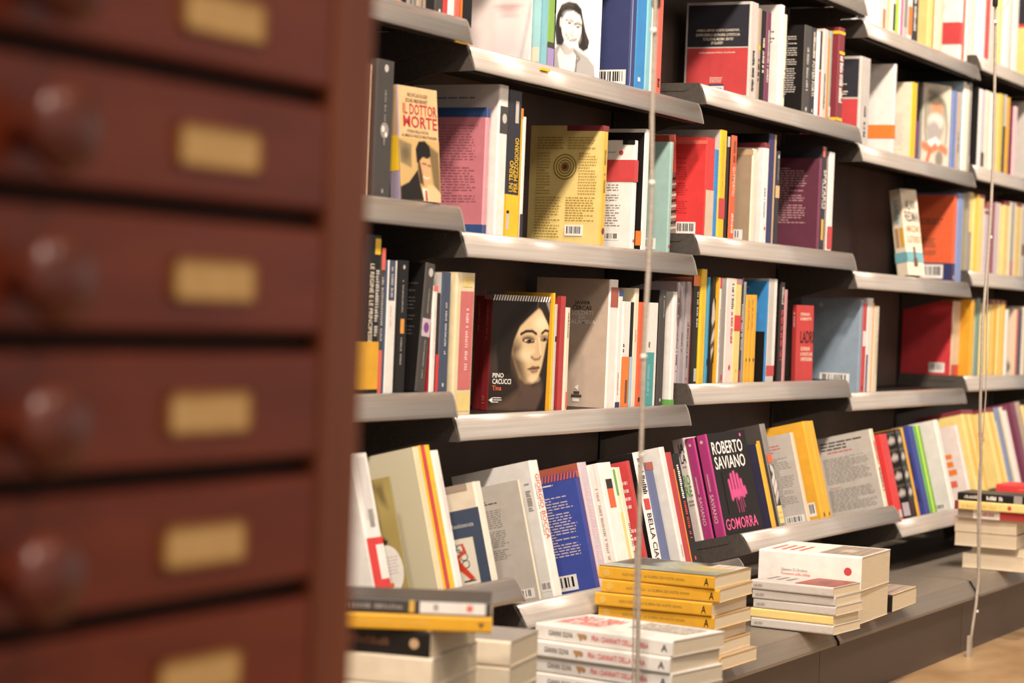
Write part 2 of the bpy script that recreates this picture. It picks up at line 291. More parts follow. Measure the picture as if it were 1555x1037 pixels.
def pic(name):
    r = np.random.RandomState(3)
    if name == 'paleface':
        p = Pic(34, 44, '#fbf8f6')
        p.ell(.45, .50, .50, .55, '#fbeeea', .5).ell(.62, .62, .22, .06, '#eebfb4', 1.2, .55).ell(.5, .72, .4, .05, '#f0c8bd', 1.2, .5)
        p.ell(.66, .385, .17, .02, '#c9a9a6', 1., .8).ell(.66, .355, .13, .016, '#d9b6b4', 1., .8).ell(.68, .32, .12, .012, '#cdbcbc', 1., .6)
        p.poly([(.35, .0), (.5, .16), (.75, .2), (.95, .08), (1, .1), (1, 0)], '#d5ccd0', .2, .6).line([(.86, .0), (.93, .2), (1, .4)], .02, '#b9b0b8', .04, .6)
        p.ell(.3, .8, .1, .05, '#a88f8c', 1., .6).ell(.75, .8, .1, .05, '#a88f8c', 1., .6).poly([(0, .9), (1, .86), (1, 1), (0, 1)], '#c9beb8', .1)
        return p
    if name == 'girl':
        p = Pic(64, 90, '#f3f1ee')
        G = lambda x, y: ((x - 350) / 400, 1 - (y + 560) / 1225)
        Q = lambda L_: [G(*a) for a in L_]
        p.poly(Q([(345, 560), (350, 420), (410, 360), (520, 400), (640, 470), (700, 540), (720, 700), (345, 700)]), '#a5a19e', .015)
        p.poly(Q([(440, 470), (395, 410), (375, 470), (400, 600), (520, 620), (560, 470), (520, 430)]), '#dcd8d4', .015)
        p.line(Q([(545, 480), (540, 620)]), .012, '#5c5855', .02).line(Q([(520, 430), (570, 490), (540, 530)]), .01, '#6e6a66', .02)
        p.poly(Q([(360, 120), (395, 30), (460, -5), (530, 5), (570, 50), (590, 150), (615, 250), (650, 330), (640, 400), (600, 428), (560, 400), (545, 330), (440, 330), (410, 390), (365, 390), (345, 250)]), '#2a2725', .015)
        p.poly(Q([(425, 360), (430, 450), (470, 475), (505, 450), (520, 360)]), '#b4aeaa', .02)
        p.poly(Q([(400, 160), (440, 95), (500, 78), (560, 110), (580, 170), (578, 260), (560, 330), (525, 385), (480, 410), (440, 370), (410, 290), (398, 220)]), '#e4dfda', .012)
        p.ell(*G(395, 185), .03, .035, '#cfc9c4', .4)
        for ex, ey in ((470, 185), (545, 215)):
            p.ell(*G(ex, ey), .045, .009, '#8a847f', .9).ell(*G(ex, ey + 2), .017, .0085, '#1d1a19', .6); p.line(Q([(ex - 32, ey - 22), (ex, ey - 34), (ex + 32, ey - 16)]), .008, '#3a3531', .02)
        p.line(Q([(505, 210), (500, 270), (480, 292), (510, 300)]), .006, '#a49e99', .025).line(Q([(440, 285), (465, 322), (495, 338), (535, 325)]), .010, '#6b635e', .015)
        p.poly(Q([(450, 305), (475, 328), (500, 338), (528, 326), (500, 330)]), '#f4f1ee', .008)
        p.ell(*G(455, 290), .06, .03, '#cdc6c0', 1.2, .5).ell(*G(555, 300), .05, .04, '#c4bcb6', 1.2, .6).ell(*G(470, 120), .12, .03, '#efebe6', 1.2, .7)
        p.line(Q([(395, 60), (430, 30), (500, 22)]), .01, '#5a5450', .04, .6).line(Q([(590, 160), (610, 260), (630, 350)]), .012, '#4e4945', .05, .6).line(Q([(360, 250), (365, 340)]), .012, '#4e4945', .05, .6)
        return p
    if name == 'downlook':
        p = Pic(84, 120, '#2b221d')
        Gx = lambda x, y: ((x - 158) / 312, 1 - (y - 190) / 605)
        Q = lambda L_: [Gx(*a) for a in L_]
        p.ell(*Gx(170, 560), .14, .13, '#4a3c33', 1., .5)
        p.poly(Q([(480, 190), (500, 190), (500, 330), (470, 340), (440, 210)]), '#8d857c', .03)
        p.poly(Q([(300, 560), (320, 650), (330, 700), (260, 800), (420, 800), (470, 740), (440, 640), (400, 660)]), '#54423a', .08)
        p.poly(Q([(150, 790), (250, 740), (330, 680), (300, 800)]), '#5a4638', .08)
        p.poly(Q([(405, 250), (350, 300), (300, 360), (272, 440), (275, 500), (295, 560), (320, 620), (355, 650), (395, 648), (425, 615), (440, 560), (450, 500), (458, 440), (468, 380), (470, 330), (440, 265)]), '#cfb38a', .03)
        p.poly(Q([(270, 450), (275, 520), (300, 590), (340, 645), (370, 650), (340, 560), (310, 500), (295, 430)]), '#5f4836', .16, .85)
        p.poly(Q([(268, 430), (275, 530), (310, 600), (350, 655), (330, 540), (320, 440)]), '#4a382b', .12, .7)
        p.ell(*Gx(430, 330), .14, .07, '#ecd6b2', 1., .8).ell(*Gx(360, 500), .16, .05, '#e6cda6', 1.1, .7)
        p.poly(Q([(310, 210), (400, 185), (410, 250), (360, 300), (312, 350), (285, 420), (268, 500), (270, 600), (210, 620), (190, 480), (220, 330)]), '#211a16', .03)
        p.poly(Q([(400, 190), (440, 200), (480, 300), (476, 360), (455, 320), (425, 265), (402, 240)]), '#2a211b', .02)
        p.line(Q([(405, 188), (402, 245)]), .008, '#5d4c3f', .02)
        p.line(Q([(318, 392), (345, 376), (380, 374), (402, 388)]), .013, '#2b1f18', .012).line(Q([(432, 385), (450, 368), (468, 372)]), .012, '#2b1f18', .012)
        p.ell(*Gx(360, 412), .11, .026, '#8d7259', .8).ell(*Gx(360, 424), .088, .014, '#c2a684', .5).line(Q([(330, 424), (360, 436), (392, 430)]), .008, '#261a14', .01).ell(*Gx(366, 425), .036, .0135, '#15100d', .5).line(Q([(332, 418), (360, 410), (390, 420)]), .006, '#3a2a20', .012).ell(*Gx(344, 424), .016, .007, '#d8c8b0', .6)
        p.ell(*Gx(446, 405), .07, .022, '#957a60', .8).line(Q([(428, 418), (446, 424), (462, 416)]), .007, '#2a1e17', .01).ell(*Gx(449, 413), .024, .012, '#15100d', .5)
        p.poly(Q([(408, 410), (428, 420), (432, 500), (418, 522), (382, 520), (378, 500), (400, 488)]), '#c9ab84', .03).line(Q([(380, 510), (400, 524), (424, 520), (434, 500)]), .009, '#6e5340', .02).line(Q([(418, 410), (428, 470), (434, 500)]), .006, '#f0dcb8', .02)
        p.poly(Q([(365, 574), (392, 556), (408, 560), (426, 556), (428, 568), (405, 576)]), '#7d5643', .012).poly(Q([(368, 576), (405, 576), (428, 568), (415, 592), (390, 598)]), '#96705a', .014).line(Q([(364, 575), (400, 572), (430, 566)]), .005, '#3a261c', .008)
        p.ell(*Gx(400, 625), .09, .03, '#e2c8a0', 1., .7)
        p.poly(Q([(470, 560), (500, 420), (505, 800), (420, 800), (455, 690)]), '#1f1814', .05)
        return p
    if name == 'suitman':
        p = Pic(50, 52, '#c9a76e'); S = lambda x, y: ((x - 240) / 225, 1 - (y - 460) / 325); Q = lambda L_: [S(*a) for a in L_]
        p.poly(Q([(240, 470), (310, 490), (305, 615), (245, 590)]), '#8d7a58', .03).ell(*S(275, 540), .1, .12, '#5d5038', 1., .7)
        p.poly(Q([(400, 480), (460, 520), (465, 740), (430, 720), (415, 600)]), '#7b6544', .06)
        p.poly(Q([(240, 720), (290, 690), (340, 620), (352, 700), (372, 785), (240, 790)]), '#231c1a', .02)
        p.poly(Q([(385, 690), (430, 700), (470, 740), (470, 790), (380, 790)]), '#d9bd8c', .03)
        p.poly(Q([(335, 580), (332, 510), (350, 470), (385, 464), (410, 490), (416, 540), (395, 560), (365, 555), (350, 600)]), '#1c1614', .015)
        p.poly(Q([(350, 575), (370, 552), (410, 560), (414, 620), (405, 680), (385, 715), (360, 700), (345, 640)]), '#d3a474', .015)
        p.poly(Q([(340, 600), (352, 570), (365, 640), (372, 705), (350, 690)]), '#4a3526', .04)
        p.line(Q([(368, 585), (388, 588)]), .012, '#3a261a', .02).line(Q([(398, 592), (410, 596)]), .012, '#3a261a', .02).line(Q([(372, 655), (388, 664), (402, 658)]), .012, '#f0dcc0', .02)
        p.poly(Q([(362, 715), (392, 720), (398, 785), (370, 785)]), '#efe3cf', .02).poly(Q([(376, 725), (388, 725), (394, 785), (376, 785)]), '#b5553a', .015)
        return p
    if name == 'painting':
        p = Pic(34, 50, '#cfc6b4'); 
        p.ell(.45, .62, .38, .34, '#8b8776', .4, .8).ell(.5, .7, .2, .1, '#dd8f6c', .6).ell(.45, .8, .25, .06, '#5b5747', .5, .8).ell(.48, .55, .28, .1, '#d8cfc4', .5)
        p.ell(.42, .40, .24, .15, '#a49d9b', .4).line([(.2, .9), (.5, .86), (.8, .75), (.9, .5), (.86, .3)], .03, '#5b5a4a', .06, .7).line([(.08, .7), (.1, .4), (.2, .25)], .03, '#6c6656', .06, .7)
        p.line([(.05, .25), (.35, .2), (.6, .26), (.9, .2)], .05, '#d87a58', .04).poly([(.2, .3), (.35, .24), (.5, .3), (.6, .25), (.7, .3), (.5, .36)], '#ece6de', .03).ell(.65, .1, .14, .1, '#6d685e', .5, .8).line([(.3, .18), (.2, .02)], .05, '#cf6f50', .04)
        return p
    if name == 'silhouette':
        p = Pic(24, 40, '#efedf0'); p.ell(.5, .3, .4, .2, '#d8d4e0', 1., .6)
        p.poly([(.2, .52), (.45, .55), (.8, .52), (.95, .38), (.8, .36), (.72, .42), (.72, .3), (.78, .08), (.6, .07), (.55, .22), (.45, .07), (.28, .08), (.34, .3), (.3, .42), (.08, .42)], '#2a272a', .02).ell(.5, .62, .13, .07, '#2a272a', .2)
        return p
    if name == 'wing':
        p = Pic(10, 40, '#1b1816'); p.poly([(.2, .9), (.5, 1), (.9, .8), (1, .5), (.8, .2), (.3, .05), (.1, .3), (.5, .5), (.1, .65)], '#c9c4bb', .08).line([(.3, .5), (.9, .6)], .06, '#3a3532', .06).line([(.2, .25), (.9, .3)], .05, '#3a3532', .06)
        return p
    if name == 'splash':
        p = Pic(20, 36, '#e3cdb2'); p.line([(.3, .95), (.5, .85), (.45, .7), (.6, .6), (.45, .5), (.6, .4), (.5, .3), (.6, .2)], .08, '#23201e', .05).ell(.6, .12, .25, .12, '#4a4842', .3).ell(.5, .55, .12, .08, '#23201e', .3)
        return p
    if name == 'drawing':
        p = Pic(36, 60, '#a8955c'); p.u = (p.u - .42) / .58; p.ell(.55, .8, .5, .15, '#b7a468', 1., .7).poly([(.55, .95), (.8, .95), (.85, .75), (.7, .8)], '#5b5233', .08, .7).ell(.42, .62, .14, .12, '#1d1a15', .3).line([(.42, .7), (.36, .55), (.5, .45), (.6, .5), (.62, .4)], .02, '#1d1a15', .015).line([(.5, .45), (.68, .48), (.72, .38)], .015, '#1d1a15', .015)
        p.u = p.u * .58 + .42; return p
    if name == 'sketch':
        p = Pic(44, 60, '#cdc5aa'); p.poly([(.35, .72), (.5, .82), (.62, .8), (.6, .68), (.48, .66), (.42, .7)], '#d3a56d', .05, .8).line([(.3, .66), (.42, .72), (.4, .6)], .01, '#d3a56d', .02).line([(.55, .66), (.6, .58), (.56, .5)], .012, '#d3a56d', .02).line([(.5, .6), (.55, .62)], .01, '#d3a56d', .02)
        for k, vv in enumerate((.42, .33, .24)): p.line([(.35, vv), (.42 + .12 * (k % 2), vv + .004)], .008, '#b3aa92', .012, .8)
        return p
    if name == 'redfigure':
        p = Pic(40, 46, '#ece6d6')
        for cx, cy in ((.25, .75), (.45, .88), (.62, .82), (.7, .62), (.55, .72), (.3, .55), (.72, .45)):
            t = np.abs(np.hypot((p.u - cx), (p.v - cy)) - .09); p.mix(np.clip((.012 - t) / .01 + .5, 0, 1), '#23201d')
        p.poly([(.3, .62), (.55, .68), (.6, .5), (.75, .3), (.9, .1), (.78, .06), (.55, .3), (.35, .1), (.2, .06), (.3, .3)], '#d9472c', .02).ell(.38, .75, .07, .07, '#d9472c', .2).line([(.5, .64), (.75, .72), (.7, .9)], .035, '#d9472c', .02).line([(.32, .58), (.18, .4), (.22, .2), (.15, .05)], .03, '#d9472c', .02)
        p.line([(.02, .03), (.2, .06), (.3, .02)], .018, '#23201d', .015).line([(.6, .05), (.9, .06)], .018, '#23201d', .015)
        return p
    if name == 'handprint':
        p = Pic(36, 60, '#211b19')
        for x_, a, b in ((.24, .82, .30), (.36, .95, .36), (.49, 1.0, .30), (.62, .93, .38), (.74, .80, .34), (.84, .62, .40)):
            p.line([(x_, a - .05), (x_ + .03, b + .05)], .046, '#d6538c', .03)
        p.poly([(.3, .38), (.72, .38), (.7, .55), (.3, .55)], '#d6538c', .05)
        for x_ in (.40, .52, .60, .68): p.line([(x_, .42), (x_ + .05, .02 + .1 * (x_ > .6))], .012, '#c14a7e', .02, .8)
        return p
    if name == 'hands':
        p = Pic(14, 40, '#3a3634'); p.line([(.3, .95), (.8, .85)], .1, '#cfc8c0', .08).line([(.1, .55), (.8, .75)], .09, '#d7d0c8', .06).line([(.2, .35), (.9, .55)], .1, '#d7d0c8', .06).line([(.2, .12), (.9, .32)], .09, '#c3bbb2', .06)
        return p
    if name == 'photos':
        p = Pic(16, 60, '#2b2826')
        for cy in (.12, .36, .62, .86): p.poly([(.15, cy - .03), (.5, cy + .05), (.85, cy + .02), (.8, cy - .04), (.4, cy - .06)], '#cfc8c2', .05).line([(.1, cy + .09), (.9, cy + .1)], .012, '#6a645f', .03)
        return p
    if name == 'ruins':
        p = Pic(60, 40, '#8f9a90'); n = r.rand(61 * 41).reshape(41, 61)
        p.mix((n > .6) * .5, '#c9c8b0'); p.poly([(.35, .6), (.6, .7), (1, .65), (1, 1), (.3, 1)], '#3b3a38', .1, .9).poly([(0, 0), (.3, .1), (.3, .4), (.0, .5)], '#5c6a62', .2, .6).ell(.55, .25, .3, .2, '#b5ab72', .6, .8).poly([(.7, .0), (1, 0), (1, .5), (.75, .3)], '#33312f', .1)
        p.poly([(.6, .1), (.7, .1), (.7, .3), (.6, .3)], '#e3b233', .02)
        return p
    if name == 'crowd':
        p = Pic(50, 36, '#d9d3c8'); n = r.rand(51 * 37).reshape(37, 51); p.mix((n > .5) * .6, '#6d655c'); p.mix((n > .8) * .7, '#3d3733'); return p
    if name == 'village':
        p = Pic(44, 36, '#b4a596'); n = r.rand(45 * 37).reshape(37, 45); p.mix((n > .6) * .3, '#7a6656')
        for k in range(5): p.line([(.05, .1 + .2 * k), (.95, .15 + .18 * k)], .012, '#584638', .02, .8)
        for k in range(6): p.line([(.1 + .16 * k, .05), (.15 + .15 * k, .95)], .01, '#584638', .02, .7)
        p.poly([(.3, .4), (.6, .4), (.6, .7), (.3, .7)], '#cdbca8', .03); return p
    if name == 'redscene':
        p = Pic(40, 20, '#9c4a40'); p.poly([(.2, .3), (.8, .4), (.75, .7), (.3, .6)], '#6a332d', .15, .7); return p
    return Pic(4, 4, '#888888')

# ------------------------------------------------------------------ books
_txt = {}
def text_mesh(s):
    if s not in _txt:
        cu = bpy.data.curves.new('lettering', 'FONT'); cu.body = s; cu.resolution_u = 2; cu.offset = .012
        o = bpy.data.objects.new('lettering', cu); COL.objects.link(o)
        dg = bpy.context.evaluated_depsgraph_get(); me = bpy.data.meshes.new_from_object(o.evaluated_get(dg))
        v = np.zeros(len(me.vertices) * 3); me.vertices.foreach_get('co', v); v = v.reshape(-1, 3)[:, :2]
        f = [tuple(q.vertices) for q in me.polygons]
        lo, hi = v.min(0), v.max(0); v = (v - lo) / np.maximum(hi - lo, 1e-6)
        bpy.data.objects.remove(o); bpy.data.curves.remove(cu); bpy.data.meshes.remove(me); _txt[s] = (v, f)
    return _txt[s]
class Decals:                                   # one mesh per kind of print on a book, several inks
    def __init__(s): s.mb = MB(); s.ink = []
    def idx(s, c):
        if c not in s.ink: s.ink.append(c)
        return s.ink.index(c)
def face_map(f, t, h, w_, off):
    if f == 'B': return lambda u, v: (-off, w_ * (1 - u), h * v)
    if f == 'S': return lambda u, v: (t * u, -off, h * v)
    return lambda u, v: (t + off, w_ * u, h * v)
def dims(f, t, h, w_): return (t, h) if f == 'S' else (w_, h)
def quad(d, fm, u0, v0, u1, v1, c): d.mb.add([fm(u0, v0), fm(u1, v0), fm(u1, v1), fm(u0, v1)], [(0, 1, 2, 3)], d.idx(c))
def make_book(name, label, cat, group, loc, rot, t, h, w_, sp, bk, fr, pg, deco):
    root = empty(name, loc, label, cat, group); root.rotation_mode = 'YZX'; root.rotation_euler = tuple(math.radians(a) for a in rot)
    c = .0012; r = min(.003, t * .2)
    out = [(0, w_), (0, r), (r * .35, r * .25), (r, 0), (t - r, 0), (t - r * .35, r * .25), (t, r), (t, w_), (t - c, w_), (t - c, c + r * .5), (c, c + r * .5), (c, w_)]
    v = [(a, b, 0) for a, b in out] + [(a, b, h) for a, b in out]; n = 12
    fs = []; fm = []
    for i in range(n):
        j = (i + 1) % n; fs.append((i, j, n + j, n + i)); fm.append(0 if i == 0 else 1 if i < 6 else 2 if i == 6 else 3)
    for base, flip in ((0, True), (n, False)):
        for qd in ((0, 1, 10, 11), (1, 2, 3, 10), (3, 4, 9, 10), (4, 5, 6, 9), (6, 7, 8, 9)):
            qq = tuple(base + k for k in qd); fs.append(qq[::-1] if flip else qq); fm.append(1)
    obj('cover', v, fs, [paper(bk), paper(sp), paper(fr), paper('page')], root, fm)
    q = MB(); q.box((c, c + r * .5, .0008), (t - c, w_ - .001, h - .0008)); q.build('page_block', pages_mat(pg), root)
    D = {}
    def dk(k, own=False):
        key = (k, len(D)) if own else (k, -1)
        if key not in D: D[key] = Decals()
        return D[key]
    k = 0
    for op in deco:
        k += 1; kind = op[0]
        if kind == 'W':
            z0, z1 = op[1] * h, op[2] * h; e = .0011
            q = MB(); o2 = [(-e, w_ + e * .5), (-e, -e), (t + e, -e), (t + e, w_ + e * .5), (t + .0003, w_ + e * .5), (t + .0003, -.0003), (-.0003, -.0003), (-.0003, w_ + e * .5)]
            vv = [(a, b, z0) for a, b in o2] + [(a, b, z1) for a, b in o2]; ff = [(i, (i+1) % 8, 8 + (i+1) % 8, 8 + i) for i in range(8)]
            for b0, fl in ((0, 1), (8, 0)):
                for qd in ((0, 1, 6, 7), (1, 2, 5, 6), (2, 3, 4, 5)):
                    qq = tuple(b0 + x for x in qd); ff.append(qq[::-1] if fl else qq)
            q.add(vv, ff); q.build('paper_band', paper(op[3]), root); continue
        f = op[1]; off = .0003 + .00006 * k; fmp = face_map(f, t, h, w_, off); W_, H_ = dims(f, t, h, w_)
        if kind == 'R': quad(dk('printed_block', True), fmp, *op[2:6], op[6])
        elif kind == 'O' or kind == 'E':
            if kind == 'O': u, vv, rr, col = op[2:]; ru, rv = rr, rr * W_ / H_
            else: u, vv, ru, rv, col = op[2:]
            d = dk('printed_disc', True); m_ = 20
            d.mb.add([fmp(u + ru * math.cos(2*math.pi*i/m_), vv + rv * math.sin(2*math.pi*i/m_)) for i in range(m_)], [tuple(range(m_))], d.idx(col))
        elif kind == 'A':
            u, vv, s_, col = op[2:]; d = dk('printed_mark', True); sv = s_ * W_ / H_
            d.mb.add([fmp(u - s_, vv), fmp(u + s_ * .6, vv - sv), fmp(u + s_ * .6, vv + sv)], [(0, 1, 2)], d.idx(col))
        elif kind == 'Z':
            d = dk('striped_head', True); v0 = op[2]; n_ = 22; quad(d, fmp, 0, v0, 1, 1, op[4]); fm2 = face_map(f, t, h, w_, off + .0002)
            for i in range(n_):
                u = i / n_; e = .5 / n_; s2 = .5 / n_
                d.mb.add([fm2(u, v0), fm2(min(1, u + e), v0), fm2(min(1, u + e + s2), 1), fm2(min(1, u + s2), 1)], [(0, 1, 2, 3)], d.idx(op[3]))
        elif kind == 'C':
            u0, v0, u1, v1 = op[2:]; d = dk('barcode_label'); quad(d, fmp, u0, v0, u1, v1, 'white'); fm2 = face_map(f, t, h, w_, off + .0002)
            rs = random.Random(k * 31 + int(h * 1e5)); u = u0 + (u1 - u0) * .1
            while u < u1 - (u1 - u0) * .12:
                b_ = (u1 - u0) * rs.choice((.02, .03, .05)); quad(d, fm2, u, v0 + (v1 - v0) * .22, u + b_, v1 - (v1 - v0) * .12, 'black'); u += b_ + (u1 - u0) * rs.choice((.02, .03, .06))
        elif kind == 'L':
            u0, v0, u1, v1, n_, col = op[2:]; d = dk('printed_text'); rs = random.Random(k * 17 + int(h * 1e5)); lh = (v1 - v0) / n_
            for i in range(n_):
                y = v1 - (i + .72) * lh; u = u0; end = u1 - (u1 - u0) * (rs.random() * .12 if rs.random() > .18 else .4)
                while u < end:
                    l_ = min(rs.uniform(.05, .14) * (u1 - u0) if n_ > 5 else rs.uniform(.1, .22) * (u1 - u0), end - u); quad(d, fmp, u, y, u + l_, y + lh * .42, col); u += l_ + .018 * (u1 - u0) + .004
        elif kind == 'V':
            u0, v0, u1, v1, col = op[2:]; d = dk('printed_text'); rs = random.Random(k * 13 + int(h * 1e5)); v_ = v1; st = min(.022, (v1 - v0) / 4)
            while v_ > v0 + st * .5:
                l_ = st * rs.uniform(.4, .65)
                if rs.random() > .14: quad(d, fmp, u0, v_ - l_, u1 - (u1 - u0) * rs.choice((0, 0, .25)), v_, col)
                v_ -= st * .8
        elif kind == 'T':
            s_, u0, v0, u1, v1, col, rt = op[2:]; vt, ft = text_mesh(s_); d = dk('title_lettering', True)
            pts = []
            for a, b in vt:
                if rt == -90: uu, v_ = b, 1 - a
                elif rt == 90: uu, v_ = 1 - b, a
                else: uu, v_ = a, b
                pts.append(fmp(u0 + (u1 - u0) * uu, v0 + (v1 - v0) * v_))
            d.mb.add(pts, ft, d.idx(col))
        elif kind == 'P':
            nm, u0, v0, u1, v1 = op[2:]; pc = pic(nm); U = u0 + (u1 - u0) * pc.u; V_ = v0 + (v1 - v0) * pc.v; nu, nv = pc.nu + 1, pc.nv + 1
            vv = [fmp(a, b) for a, b in zip(U.ravel(), V_.ravel())]
            ff = [(j*nu + i, j*nu + i + 1, (j+1)*nu + i + 1, (j+1)*nu + i) for j in range(nv - 1) for i in range(nu - 1)]
            o = obj('cover_picture', vv, ff, [M_PIC], root)
            ca = o.data.color_attributes.new('ink', 'FLOAT_COLOR', 'POINT'); arr = np.ones((nu * nv, 4)); arr[:, :3] = pc.c.reshape(-1, 3); ca.data.foreach_set('color', arr.ravel())
    for (nm, _k), d in D.items():
        o = obj(nm, d.mb.v, d.mb.f, [paper(x) for x in d.ink], root, d.mb.m)
        if nm == 'printed_text': o['kind'] = 'stuff'
    return root

